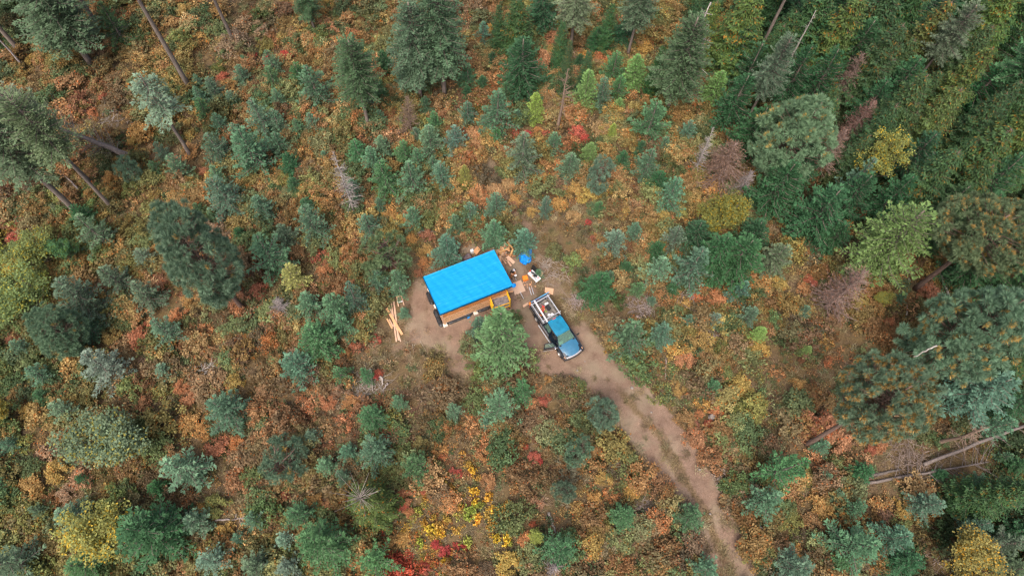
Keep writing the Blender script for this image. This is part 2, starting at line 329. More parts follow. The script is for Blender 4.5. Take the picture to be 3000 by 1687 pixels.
# bare soil: capsules in photo pixels (x1,y1,x2,y2,radius,strength)
SOIL = [(1240, 850, 1220, 950, 42, 1), (1250, 960, 1330, 1010, 62, 1), (1330, 1000, 1345, 1060, 50, .9), (1200, 900, 1215, 960, 30, .8), (1330, 960, 1420, 930, 42, 1), (1480, 900, 1560, 880, 40, 1),
        (1440, 740, 1500, 790, 34, .9), (1500, 770, 1540, 880, 50, 1), (1560, 820, 1640, 850, 42, .45), (1540, 860, 1570, 960, 52, 1), (1640, 850, 1690, 900, 40, .5),
        (1560, 960, 1600, 1060, 58, .95), (1600, 1000, 1700, 1010, 75, 1), (1640, 1060, 1760, 1110, 66, 1), (1330, 1060, 1350, 1120, 34, .55), (1240, 1090, 1260, 1170, 34, .45), (1180, 1010, 1200, 1050, 30, .5),
        (1350, 740, 1440, 720, 24, .9), (1230, 830, 1290, 960, 25, 1), (1700, 960, 1750, 1050, 32, .7)]
RUTS = [[(1640, 1045), (1720, 1110), (1790, 1180), (1852, 1250), (1905, 1320), (1965, 1420), (2010, 1500), (2060, 1580), (2110, 1690), (2150, 1800)],
        [(1700, 1020), (1790, 1060), (1865, 1130), (1930, 1210), (1985, 1280), (2040, 1370), (2090, 1440), (2120, 1530), (2150, 1620), (2190, 1700), (2230, 1800)]]
MEDIAN = [((a[0]+b[0])/2, (a[1]+b[1])/2) for a, b in zip(*RUTS)]
def _off(o):
    P_ = np.array([at(*p)[:2] for p in MEDIAN]); T_ = np.gradient(P_, axis=0); T_ /= np.linalg.norm(T_, axis=1)[:, None]; return P_+np.stack([-T_[:, 1], T_[:, 0]], 1)*o
MEDW = _off(0); RUTW = [_off(-1.2), _off(1.2)]
TRAIL = [(1405, 450), (1460, 520), (1510, 620), (1560, 720), (1590, 780)]
def W2(p): q = at(*p); return q[:2]
def segdist(X, Y, a, b):
    ax, ay = a; bx, by = b; dx, dy = bx-ax, by-ay; t = np.clip(((X-ax)*dx+(Y-ay)*dy)/(dx*dx+dy*dy+1e-9), 0, 1)
    return np.hypot(X-ax-t*dx, Y-ay-t*dy)
def soil(X, Y):
    X = np.asarray(X, float); Y = np.asarray(Y, float); v = np.zeros(X.shape); tr = np.zeros(X.shape); wob = (vnoise(X, Y, 1.3, 1)-.5)*1.1+(vnoise(X, Y, .45, 2)-.5)*.6
    for x1, y1, x2, y2, r, s in SOIL:
        rr = r/ppm((x1+x2)/2, (y1+y2)/2); d = segdist(X, Y, W2((x1, y1)), W2((x2, y2)))+wob; v = np.maximum(v, s*np.clip(1.25-d/rr, 0, 1))
    for ru in RUTW:
        for p, q in zip(ru[:-1], ru[1:]):
            d = segdist(X, Y, p, q)+wob*.3; tr = np.maximum(tr, np.clip((.98-d)/.34, 0, 1))
    for p, q in zip(MEDW[:-1], MEDW[1:]):
        d = segdist(X, Y, p, q)+wob*.3; tr = np.maximum(tr, .34*np.clip((2.0-d)/.5, 0, 1))
    for p, q in zip(TRAIL[:-1], TRAIL[1:]):
        d = segdist(X, Y, W2(p), W2(q))+wob*.6; v = np.maximum(v, .6*np.clip((1.0-d)/.7, 0, 1))
    return v, tr
def gz(x, y):   # gentle relief, flat round the cabin and the track
    s, t = soil(x, y); k = 1-np.clip(np.maximum(s, t)*1.6, 0, 1); d = np.hypot(np.asarray(x)+1, np.asarray(y)-22); k = k*np.clip((d-9)/8, 0, 1)
    return (vnoise(x, y, 9, 3)-.5)*.9*k+(vnoise(x, y, 2.2, 4)-.5)*.22*k
# ground sheet, one grid cut into forest floor, clearing and track
def build_ground():
    st = .25; xs = np.arange(-66, 66.01, st); ys = np.arange(-8, 78.01, st)
    xs = np.concatenate([[-400, -200, -110], xs, [110, 200, 400]]); ys = np.concatenate([[-300, -100, -30], ys, [120, 220, 400]])
    X, Y = np.meshgrid(xs, ys); s, t = soil(X, Y); Z = gz(X, Y)-.05*np.clip(t, 0, 1)*(vnoise(X, Y, .8, 6)) ; Z = np.where(np.maximum(s, t) > .5, Z+.03*(vnoise(X, Y, .5, 7)-.5), Z)
    far = (abs(X) > 70) | (Y > 80) | (Y < -10); Z = np.where(far, 0, Z)
    nx, ny = len(xs), len(ys); i = np.arange(nx-1)[None]+np.arange(ny-1)[:, None]*nx; q = np.stack([i, i+1, i+nx+1, i+nx], -1).reshape(-1, 4)
    sc = np.maximum(s, t).ravel(); V = np.stack([X.ravel(), Y.ravel(), Z.ravel()], -1); fs = s.ravel()[q].mean(1); ft = t.ravel()[q].mean(1)
    cls = np.where(ft > .25, 2, np.where(fs > .5, 1, 0))
    m, nt, p, L = mat('forest_floor'); a = nd(nt, 'ShaderNodeAttribute', attribute_name='soil'); tc = nd(nt, 'ShaderNodeTexCoord'); ob = tc.outputs['Object']
    n1 = noise(nt, .9, 6, .65, ob); n2 = noise(nt, 7, 6, .75, ob); n3 = noise(nt, 22, 4, .8, ob); n4 = noise(nt, .35, 4, .6, ob)
    lit = ramp(nt, n2.outputs[0], [(.25, (.04, .028, .02)), (.42, (.09, .062, .04)), (.55, (.15, .105, .062)), (.68, (.21, .15, .085)), (.8, (.30, .23, .14))])
    lit2 = mixc(nt, lit.outputs[0], (.17, .12, .045), ramp(nt, n1.outputs[0], [(.4, (0, 0, 0)), (.7, (.6, .6, .6))]).outputs[0])
    dirt = ramp(nt, n3.outputs[0], [(.25, (.11, .068, .05)), (.42, (.215, .14, .105)), (.58, (.29, .20, .155)), (.74, (.47, .36, .29))])
    d2 = mixc(nt, dirt.outputs[0], ramp(nt, n1.outputs[0], [(.3, (.55, .52, .5)), (.47, (.84, .84, .82)), (.6, (.95, .95, .93)), (.75, (1.2, 1.2, 1.15))]).outputs[0], 1.0, 'MULTIPLY')
    d3 = mixc(nt, d2, (.27, .225, .16), ramp(nt, n4.outputs[0], [(.45, (0, 0, 0)), (.62, (.55, .55, .55))]).outputs[0])
    ad = nd(nt, 'ShaderNodeMath', operation='ADD'); L(a.outputs['Fac'], ad.inputs[0]); mm = nd(nt, 'ShaderNodeMath', operation='MULTIPLY_ADD'); L(n2.outputs[0], mm.inputs[0]); mm.inputs[1].default_value = .9; mm.inputs[2].default_value = -.45; L(mm.outputs[0], ad.inputs[1])
    mr = nd(nt, 'ShaderNodeMapRange'); L(ad.outputs[0], mr.inputs[0]); mr.inputs[1].default_value = .25; mr.inputs[2].default_value = .7
    L(mixc(nt, lit2, d3, mr.outputs[0]), p.inputs['Base Color']); p.inputs['Roughness'].default_value = .95; p.inputs['Specular IOR Level'].default_value = .15
    b = nd(nt, 'ShaderNodeBump'); b.inputs['Strength'].default_value = .7; b.inputs['Distance'].default_value = .06
    hs = nd(nt, 'ShaderNodeMath', operation='ADD'); L(n2.outputs[0], hs.inputs[0]); L(n3.outputs[0], hs.inputs[1]); L(hs.outputs[0], b.inputs['Height']); L(b.outputs[0], p.inputs['Normal'])
    for c, nm, lb in ((0, 'ground', 'leaf-littered brown forest floor under the brush and trees'), (1, 'clearing', 'bare trodden soil of the clearing round the cabin and pickup'), (2, 'dirt_track', 'two-rut dirt track leading from the pickup down to the lower edge')):
        f = q[cls == c]; u, inv = np.unique(f, return_inverse=True); me = mesh_np(nm, V[u], inv.reshape(-1, 4), [m], None, None, True)
        at_ = me.attributes.new('soil', 'FLOAT', 'POINT'); at_.data.foreach_set('value', sc[u].astype(np.float32)); tag(link(nm, me), lb, 'ground' if c < 2 else 'dirt track', None, 'structure')
build_ground()
# ------------------------------------------------------------------ uncountable undergrowth (geometry nodes, instanced brush and grass)
def gn_scatter(name, protos, pts, rot, scl, tint, idx, label, cat):
    me = bpy.data.meshes.new(name); n = len(pts); me.vertices.add(n); me.vertices.foreach_set('co', np.asarray(pts, np.float32).ravel())
    for an, ty, dt in (('rot', 'FLOAT_VECTOR', rot), ('scl', 'FLOAT_VECTOR', scl)):
        a = me.attributes.new(an, ty, 'POINT'); a.data.foreach_set('vector', np.asarray(dt, np.float32).ravel())
    a = me.attributes.new('tint', 'FLOAT_COLOR', 'POINT'); a.data.foreach_set('color', np.concatenate([tint, np.ones((n, 1))], 1).astype(np.float32).ravel())
    a = me.attributes.new('idx', 'INT', 'POINT'); a.data.foreach_set('value', np.asarray(idx, np.int32)); me.update()
    for pm in protos:
        for mm_ in pm.materials:
            if mm_.name not in [x.name for x in me.materials]: me.materials.append(mm_)
    ng = bpy.data.node_groups.new(name, 'GeometryNodeTree'); ng.interface.new_socket('Geometry', in_out='INPUT', socket_type='NodeSocketGeometry'); ng.interface.new_socket('Geometry', in_out='OUTPUT', socket_type='NodeSocketGeometry')
    N = ng.nodes; Lk = ng.links.new; gi = N.new('NodeGroupInput'); go = N.new('NodeGroupOutput'); iop = N.new('GeometryNodeInstanceOnPoints'); jn = N.new('GeometryNodeJoinGeometry')
    for pm in protos:
        po = bpy.data.objects.new(pm.name+'_shape', pm); oi = N.new('GeometryNodeObjectInfo'); oi.inputs['Object'].default_value = po; oi.inputs['As Instance'].default_value = False
        g2 = N.new('GeometryNodeGeometryToInstance'); Lk(oi.outputs['Geometry'], g2.inputs[0]); Lk(g2.outputs[0], jn.inputs[0])
    def na(n_, t_):
        a_ = N.new('GeometryNodeInputNamedAttribute'); a_.data_type = t_; a_.inputs[0].default_value = n_
        return [o for o in a_.outputs if o.enabled and o.name == 'Attribute'][0]
    Lk(gi.outputs[0], iop.inputs['Points']); Lk(jn.outputs[0], iop.inputs['Instance']); iop.inputs['Pick Instance'].default_value = True
    Lk(na('idx', 'INT'), iop.inputs['Instance Index']); Lk(na('rot', 'FLOAT_VECTOR'), iop.inputs['Rotation']); Lk(na('scl', 'FLOAT_VECTOR'), iop.inputs['Scale']); Lk(iop.outputs[0], go.inputs[0])
    o = link(name, me); md = o.modifiers.new('scatter', 'NODES'); md.node_group = ng; tag(o, label, cat, None, 'stuff'); return o
GMIX = [(.17, .23, .10), (.22, .26, .11), (.13, .20, .09), (.28, .30, .13)]
KEEP = []   # (x, y, r): places kept free of brush (objects on the ground)
def scatter_brush(N, rr, smin, smax, dens, protos, name, label, cat, bright=1.0, grass=False):
    x = R.uniform(-62, 61, N); y = R.uniform(-7, 74, N); px, py = projn(np.stack([x, y, np.zeros(N)], -1)); ok = (px > -380) & (px < 3380) & (py > -260) & (py < 2050); x, y, px, py = x[ok], y[ok], px[ok], py[ok]
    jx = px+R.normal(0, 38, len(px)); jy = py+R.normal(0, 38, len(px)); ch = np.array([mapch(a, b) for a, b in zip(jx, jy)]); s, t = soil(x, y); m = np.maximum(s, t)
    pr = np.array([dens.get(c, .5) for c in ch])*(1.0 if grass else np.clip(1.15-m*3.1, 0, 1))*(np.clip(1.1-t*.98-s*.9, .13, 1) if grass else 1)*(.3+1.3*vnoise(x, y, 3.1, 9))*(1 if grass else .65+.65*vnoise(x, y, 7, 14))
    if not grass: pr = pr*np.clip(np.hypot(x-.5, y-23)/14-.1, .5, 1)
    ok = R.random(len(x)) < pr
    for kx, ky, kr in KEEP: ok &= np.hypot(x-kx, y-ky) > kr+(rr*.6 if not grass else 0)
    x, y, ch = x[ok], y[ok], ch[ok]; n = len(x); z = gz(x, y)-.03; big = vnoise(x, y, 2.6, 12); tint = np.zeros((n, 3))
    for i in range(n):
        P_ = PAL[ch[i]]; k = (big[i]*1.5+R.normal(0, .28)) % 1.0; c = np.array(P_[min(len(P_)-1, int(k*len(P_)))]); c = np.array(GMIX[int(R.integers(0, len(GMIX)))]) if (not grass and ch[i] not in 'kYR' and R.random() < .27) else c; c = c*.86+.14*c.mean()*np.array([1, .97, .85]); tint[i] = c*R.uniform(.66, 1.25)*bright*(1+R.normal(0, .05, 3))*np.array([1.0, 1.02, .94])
    sc = R.uniform(smin, smax, n); sc = np.stack([sc*R.uniform(.85, 1.2, n), sc*R.uniform(.85, 1.2, n), sc*R.uniform(.75, 1.25, n)], -1)
    rot = np.stack([R.normal(0, .12, n), R.normal(0, .12, n), R.uniform(0, 6.28, n) if not grass else R.normal(4.6, 1.1, n)+6*big], -1)
    print(name, n)
    return gn_scatter(name, protos, np.stack([x, y, z], -1), rot, sc, np.clip(tint, .01, .9), R.integers(0, len(protos), n), label, cat)
# ------------------------------------------------------------------ small builders for man-made things
class MB:
    def __init__(s): s.bm = []; s.v = []; s.f = []; s.mi = []
    def box(s, c, d, rz=0, rx=0, ry=0, m=0, taper=1.0):
        hx, hy, hz = d[0]/2, d[1]/2, d[2]/2; M = Matrix.Rotation(rz, 3, 'Z') @ Matrix.Rotation(ry, 3, 'Y') @ Matrix.Rotation(rx, 3, 'X'); b = len(s.v)
        for sz in (-1, 1):
            for sx, sy in ((-1, -1), (1, -1), (1, 1), (-1, 1)):
                k = taper if sz > 0 else 1; s.v.append(tuple(M @ Vector((sx*hx*k, sy*hy*k, sz*hz))+Vector(c)))
        for q in ((0, 3, 2, 1), (4, 5, 6, 7), (0, 1, 5, 4), (1, 2, 6, 5), (2, 3, 7, 6), (3, 0, 4, 7)): s.f.append([b+i for i in q]); s.mi.append(m)
        return s
    def bar(s, p, q, wd, ht=None, m=0, up=(0, 0, 1)):
        p = Vector(p); q = Vector(q); d = (q-p).normalized(); u = Vector(up)
        if abs(d.dot(u)) > .95: u = Vector((1, 0, 0))
        a = d.cross(u).normalized()*wd/2; c = a.cross(d).normalized()*(ht or wd)/2; b = len(s.v)
        for o in (p, q):
            for sa, sc in ((-1, -1), (1, -1), (1, 1), (-1, 1)): s.v.append(tuple(o+a*sa+c*sc))
        for f in ((0, 3, 2, 1), (4, 5, 6, 7), (0, 1, 5, 4), (1, 2, 6, 5), (2, 3, 7, 6), (3, 0, 4, 7)): s.f.append([b+i for i in f]); s.mi.append(m)
        return s
    def tube(s, pts, r, k=10, m=0, cap=True):
        pts = [Vector(p) for p in pts]; rs = r if isinstance(r, (list, tuple)) else [r]*len(pts); b = len(s.v)
        for i, p in enumerate(pts):
            d = (pts[min(i+1, len(pts)-1)]-pts[max(i-1, 0)]).normalized(); u = Vector((0, 0, 1)) if abs(d.z) < .9 else Vector((1, 0, 0)); a = d.cross(u).normalized(); c = d.cross(a)
            for j in range(k): t = j*2*math.pi/k; s.v.append(tuple(p+(a*math.cos(t)+c*math.sin(t))*rs[i]))
        for i in range(len(pts)-1):
            for j in range(k): s.f.append([b+i*k+j, b+i*k+(j+1) % k, b+(i+1)*k+(j+1) % k, b+(i+1)*k+j]); s.mi.append(m)
        if cap: s.f.append([b+j for j in range(k)][::-1]); s.f.append([b+(len(pts)-1)*k+j for j in range(k)]); s.mi += [m, m]
        return s
    def prism(s, outline, a, b_, axis='z', m=0):   # outline in the other two axes
        b = len(s.v); n = len(outline); mk = {'z': lambda u, v, t: (u, v, t), 'y': lambda u, v, t: (u, t, v), 'x': lambda u, v, t: (t, u, v)}[axis]
        for t in (a, b_):
            for u, v in outline: s.v.append(mk(u, v, t))
        s.f.append([b+i for i in range(n)][::-1]); s.f.append([b+n+i for i in range(n)]); s.mi += [m, m]
        for i in range(n): s.f.append([b+i, b+(i+1) % n, b+n+(i+1) % n, b+n+i]); s.mi.append(m)
        return s
    def loft(s, secs, m=0, cap=True):
        b = len(s.v); n = len(secs[0])
        for sec in secs: s.v += [tuple(p) for p in sec]
        for i in range(len(secs)-1):
            for j in range(n): s.f.append([b+i*n+j, b+i*n+(j+1) % n, b+(i+1)*n+(j+1) % n, b+(i+1)*n+j]); s.mi.append(m)
        if cap: s.f.append([b+j for j in range(n)][::-1]); s.f.append([b+(len(secs)-1)*n+j for j in range(n)]); s.mi += [m, m]
        return s
    def quad(s, *p, m=0): b = len(s.v); s.v += [tuple(x) for x in p]; s.f.append(list(range(b, b+len(p)))); s.mi.append(m); return s
    def build(s, name, mats, parent=None, bevel=0.0, smooth=False, loc=None, rz=None):
        me = bpy.data.meshes.new(name); me.from_pydata(s.v, [], s.f); mats = mats if isinstance(mats, (list, tuple)) else [mats]
        for m in mats: me.materials.append(m)
        me.polygons.foreach_set('material_index', s.mi); me.validate(); me.update()
        import bmesh
        b = bmesh.new(); b.from_mesh(me); bmesh.ops.recalc_face_normals(b, faces=b.faces); b.to_mesh(me); b.free()
        if smooth: me.polygons.foreach_set('use_smooth', [True]*len(me.polygons))
        o = link(name, me, parent)
        if loc is not None: o.location = loc
        if rz is not None: o.rotation_euler = (0, 0, rz)
        if bevel:
            d = o.modifiers.new('bevel', 'BEVEL'); d.width = bevel; d.segments = 2; d.limit_method = 'ANGLE'
            if smooth: d.harden_normals = False
        return o
def empty(name, loc, rz=0, label=None, cat=None, group=None):
    o = bpy.data.objects.new(name, None); S.collection.objects.link(o); o.location = loc; o.rotation_euler = (0, 0, rz); o.empty_display_size = .3
    return tag(o, label, cat, group)
def pdir(a, b, z=0): return math.atan2(at(*b, z)[1]-at(*a, z)[1], at(*b, z)[0]-at(*a, z)[0])
def mid(a, b, z=0): return (at(*a, z)+at(*b, z))/2
# materials of the building site
def woodmat(name, col, scale=2.0, stretch=(1, 12, 12), var=.3):
    m, nt, p, L = mat(name); tc = nd(nt, 'ShaderNodeTexCoord'); mp = nd(nt, 'ShaderNodeMapping'); mp.inputs['Scale'].default_value = stretch; L(tc.outputs['Object'], mp.inputs[0])
    n = noise(nt, scale, 6, .6, mp.outputs[0]); r = ramp(nt, n.outputs[0], [(.3, tuple(c*(1-var) for c in col)), (.5, col), (.72, tuple(min(1, c*(1+var*.5)) for c in col))]); L(r.outputs[0], p.inputs['Base Color']); p.inputs['Roughness'].default_value = .75
    return m
def osbmat(name, col):
    m, nt, p, L = mat(name); tc = nd(nt, 'ShaderNodeTexCoord'); v = nd(nt, 'ShaderNodeTexVoronoi'); v.inputs['Scale'].default_value = 11; v.inputs['Randomness'].default_value = 1; mp = nd(nt, 'ShaderNodeMapping'); mp.inputs['Scale'].default_value = (1, 1, 2.2); L(tc.outputs['Object'], mp.inputs[0])
    n0 = noise(nt, 14, 3, .6, mp.outputs[0]); L(mp.outputs[0], v.inputs['Vector']); bw = nd(nt, 'ShaderNodeSeparateColor'); L(v.outputs['Color'], bw.inputs[0])
    r = ramp(nt, bw.outputs[0], [(0, tuple(c*.55 for c in col)), (.35, tuple(c*.85 for c in col)), (.6, col), (1, tuple(min(1, c*1.5) for c in col))])
    c2 = mixc(nt, r.outputs[0], ramp(nt, n0.outputs[0], [(.35, (.6, .55, .5)), (.6, (1.15, 1.12, 1.1))]).outputs[0], 1.0, 'MULTIPLY'); L(c2, p.inputs['Base Color']); p.inputs['Roughness'].default_value = .7; return m
M_OSB = osbmat('oriented_strand_board', (.54, .24, .085)); M_OSB2 = osbmat('pale_strand_board', (.66, .40, .22)); M_OSBF = simple('flat_strand_board', (.56, .39, .29), .8, var=.12, scale=30)  # front wall has the darker board above, the paler one below
M_LUM = woodmat('fresh_lumber', (.70, .37, .19)); M_LUM2 = woodmat('pale_lumber', (.58, .37, .26)); M_LUMG = woodmat('dull_lumber', (.52, .36, .27))
M_CONC = simple('concrete', (.72, .68, .62), .9, var=.1); M_BLKP = simple('black_plastic', (.035, .037, .042), .35, var=.5, scale=4, bump=.5)
M_ALU = simple('aluminium', (.62, .63, .66), .38, .55, .08); M_YEL = simple('yellow_steel', (.95, .50, .02), .45, var=.14); M_DECK = simple('scuffed_plywood_deck', (.21, .185, .19), .85, var=.45, scale=5)
M_BLK = simple('black_trim', (.02, .021, .023), .5, var=.2); M_RUB = simple('tyre_rubber', (.028, .027, .027), .85, var=.3); M_WHT = simple('white_plastic', (.80, .78, .80), .4, var=.05); M_GREY = simple('grey_plastic', (.33, .35, .38), .5, var=.2)
M_RED = simple('red_plastic', (.62, .03, .03), .4, var=.1); M_ORG = simple('orange_plastic', (.95, .25, .025), .4, var=.07); M_PAP = simple('paper', (.86, .86, .80), .8, var=.05); M_BED = simple('dusty_bed_liner', (.20, .18, .165), .9, var=.5, scale=4)
def tarpmat(name, streak):
    m, nt, p, L = mat(name); tc = nd(nt, 'ShaderNodeTexCoord'); mp = nd(nt, 'ShaderNodeMapping'); mp.inputs['Scale'].default_value = (.3, 12, 12) if streak else (2, 2, 2); L(tc.outputs['Object'], mp.inputs[0])
    n = noise(nt, 1.6, 6, .65, mp.outputs[0]); r = ramp(nt, n.outputs[0], [(.3, (.003, .25, .60)), (.5, (.004, .29, .66)), (.64, (.02, .35, .71)), (.76, (.16, .48, .80))]) if streak else ramp(nt, n.outputs[0], [(.35, (.003, .17, .62)), (.65, (.004, .28, .80))])
    L(r.outputs[0], p.inputs['Base Color']); p.inputs['Roughness'].default_value = .5; p.inputs['Specular IOR Level'].default_value = .3; b = nd(nt, 'ShaderNodeBump'); b.inputs['Strength'].default_value = .35; b.inputs['Distance'].default_value = .03; L(n.outputs[0], b.inputs['Height']); L(b.outputs[0], p.inputs['Normal']); return m
M_TARP = tarpmat('blue_tarpaulin', True); M_TARP2 = tarpmat('crumpled_blue_tarpaulin', False)
M_PAINT = simple('dark_blue_car_paint', (.035, .15, .27), .42, .0, .1, 3, .35, coat=.25); M_ROOFP = simple('roof_paint_sky_reflection', (.008, .19, .34), .5, .0, .22, 2.2, .3, coat=.1); M_DARKP = simple('navy_side_paint', (.012, .02, .035), .25, .2, .1, 3, .5, coat=.6)  # cab roof's brighter blue is sky reflection put into its base colour
M_CHR = simple('chrome', (.75, .73, .72), .18, .9, .05); M_LAMP = simple('amber_lamp', (.85, .45, .22), .2, 0, .1); M_TAIL = simple('red_lamp', (.65, .05, .03), .25, 0, .1)
mg, ng_, pg_, Lg = mat('vehicle_glass'); pg_.inputs['Base Color'].default_value = (.30, .50, .42, 1); pg_.inputs['Roughness'].default_value = .04; pg_.inputs['Transmission Weight'].default_value = .75; pg_.inputs['IOR'].default_value = 1.3; M_GLS = mg
M_SKIN = simple('skin', (.50, .28, .19), .55, var=.06); M_SHIRT = simple('black_cotton', (.018, .018, .02), .9, var=.2); M_DUCK = simple('brown_canvas', (.36, .15, .055), .9, var=.15, scale=30); M_CAP = simple('grey_cap_cloth', (.42, .42, .46), .8, var=.1); M_BOOT = simple('boot_leather', (.04, .04, .05), .7)

# ------------------------------------------------------------------ cabin
ZE, ZB = 3.05, 2.35                         # roof height at the front eave and at the back
E0 = at(1289, 921.5, ZE); E1 = at(1503.5, 836.8, ZE); RZ = math.atan2(E1[1]-E0[1], E1[0]-E0[0]); LEN = float(np.hypot(*(E1-E0)[:2])); A0 = at(1233.3, 813.3, ZB)
ux = np.array([math.cos(RZ), math.sin(RZ)]); uy = np.array([-ux[1], ux[0]]); DEP = float((A0-E0)[:2]@uy)
print('cabin', LEN, DEP, RZ)
OV = .13; cab = empty('cabin', (E0[0], E0[1], 0), RZ, 'small plywood cabin on blocks under a bright blue tarpaulin roof', 'cabin')
x0, x1, y0, y1 = OV+.06, LEN-OV-.32, OV+.05, DEP-OV; FZ = .34
def rz_(y): return ZE+(ZB-ZE)*y/DEP
t = .012*8
wf = MB().box(((x0+x1)/2, y0+.02, FZ+.18+.55), (x1-x0, .04, 1.1+.0)); wf.build('front_wall', M_OSB2, cab)
wl = 1.22
wu = MB(); wu.prism([(x0, FZ+1.285), (x1, FZ+1.285), (x1, rz_(y0)-.06), (x0, rz_(y0)-.06)], y0+.004, y0+.04, 'y'); wu.build('front_wall', M_OSB, cab)
MB().box(((x0+x1)/2, y0-.004, FZ+1.283), (x1-x0, .012, .02)).build('wall_seam', M_LUM2, cab)
for xs_ in (x0+2.44, x0+4.88): MB().box((xs_, y0-.003, (FZ+.2+rz_(0)-.1)/2), (.012, .01, rz_(0)-.1-FZ-.2)).build('wall_seam', M_LUM2, cab)
MB().box(((x0+x1)/2, y0+.02, FZ+.09), (x1-x0+.02, .046, .18)).build('rim_board', M_LUMG, cab)
for nm, xx in (('side_wall', x0), ('side_wall', x1)):
    MB().prism([(y0+.04, FZ), (y1, FZ), (y1, rz_(y1)-.06), (y0+.04, rz_(y0)-.06)], xx-.02, xx+.02, 'x').build(nm, M_OSB2, cab)
MB().box(((x0+x1)/2, y1, (FZ+rz_(y1)-.06)/2), (x1-x0-.05, .04, rz_(y1)-.06-FZ)).build('back_wall', M_OSB2, cab)
MB().box(((x0+x1)/2, (y0+y1)/2, FZ+.06), (x1-x0-.1, y1-y0-.1, .12)).build('floor', M_LUMG, cab)
MB().box((x0+.0, y0-.012, (FZ+rz_(0))/2+.02), (.14, .02, rz_(0)-FZ-.1)).build('corner_trim', M_LUM2, cab)
# tarpaulin roof: draped sheet with turned-down edges
def tarp_roof():
    nx, ny = 60, 36; g = []; me_v = []; me_f = []
    for j in range(ny+1):
        for i in range(nx+1):
            x = LEN*i/nx; y = DEP*j/ny; z = rz_(y)+.012*math.sin(x*5.1+y*.6)*math.sin(y*2.3)+.008*math.sin(x*11+y*3); z += .004*math.cos(x*math.pi/.61)
            me_v.append((x, y, z))
    for j in range(ny):
        for i in range(nx): a = j*(nx+1)+i; me_f.append((a, a+1, a+nx+2, a+nx+1))
    def skirt(idx, dx, dy, d, amp):
        prev = None
        for q, a in enumerate(idx):
            x, y, z = me_v[a]; me_v.append((x+dx*.03+amp*math.sin(q*.9)*abs(dy), y+dy*.03+amp*math.sin(q*1.3)*abs(dx), z-d*(1+.12*math.sin(q*.7)))); b = len(me_v)-1
            if prev is not None: me_f.append((prev[0], a, b, prev[1]))
            prev = (a, b)
    skirt([i for i in range(nx+1)], 0, -1, .14, .01); skirt([ny*(nx+1)+i for i in range(nx, -1, -1)], 0, 1, .16, .01)
    skirt([j*(nx+1) for j in range(ny, -1, -1)], -1, 0, .15, .01); skirt([j*(nx+1)+nx for j in range(ny+1)], 1, 0, .13, .01)
    me = bpy.data.meshes.new('tarpaulin_roof'); me.from_pydata(me_v, [], me_f); me.materials.append(M_TARP); me.polygons.foreach_set('use_smooth', [True]*len(me.polygons)); o = link('tarpaulin_roof', me, cab); so_ = o.modifiers.new('thick', 'SOLIDIFY'); so_.thickness = .012; so_.offset = -1
    return o
tarp_roof()
MB().prism([(.03, ZE-.06), (DEP-.03, ZB-.06), (DEP-.03, ZB-.03), (.03, ZE-.03)], .04, LEN-.04, 'x').build('roof_deck', M_LUMG, cab)
for k in range(8): # rafter tails under the side eaves
    MB().bar((.05+k*(LEN-.1)/7, .05, ZE-.13), (.05+k*(LEN-.1)/7, DEP-.05, ZB-.13), .05, .13).build('rafter', M_LUMG, cab)
# bunched corner of the tarp
def crumple(name, c, sx, sy, sz, seed, m, parent=None, peak=None, sub=5, fold=.25):
    import bmesh
    rg = np.random.default_rng(seed); bm = bmesh.new(); bmesh.ops.create_icosphere(bm, subdivisions=sub, radius=1)
    ph = rg.uniform(0, 6.28, 12); fr = rg.normal(0, 2.6, (12, 3))
    for v in bm.verts:
        p = np.array(v.co); f = sum(abs(math.sin(fr[i]@p+ph[i])) for i in range(7))/7-.6; f2 = sum(abs(math.sin(fr[i]@p*2.7+ph[i])) for i in range(7, 12))/5-.6
        k = 1+fold*1.6*f+fold*.7*f2; q = p*k; 
        if q[2] < 0: q[2] *= .25
        q = q*np.array([sx, sy, sz])
        if peak is not None:
            pk = np.array(peak); d = p@unit(pk*np.array([1/sx, 1/sy, .6/sz])); q = q+pk*max(0, d-.55)**1.6*2.2
        v.co = q
    me = bpy.data.meshes.new(name); bm.to_mesh(me); bm.free(); me.materials.append(m); me.polygons.foreach_set('use_smooth', [True]*len(me.polygons)); o = link(name, me, parent); o.location = c; return o
crumple('tarpaulin_bunch', (LEN+.06, .06, ZE-.18), .2, .17, .22, 3, M_TARP2, cab, fold=.5)
# piers
for q, (xx, yy) in enumerate(((x0+.12, y0+.02), (x0+2.95, y0+.02), (x1-.15, y0+.02), (x0+.05, y0+1.95), (x0+.1, y1-.15), (x1-.1, y1-.15))):
    pr_ = MB().box((xx, yy-.05, .07), (.38, .36, .2)).box((xx, yy-.05, .2), (.27, .27, .1)).build('pier', M_CONC, cab, .015); MB().box((xx, yy-.03, .28), (.13, .13, .1)).build('pier_post', M_LUM, pr_)
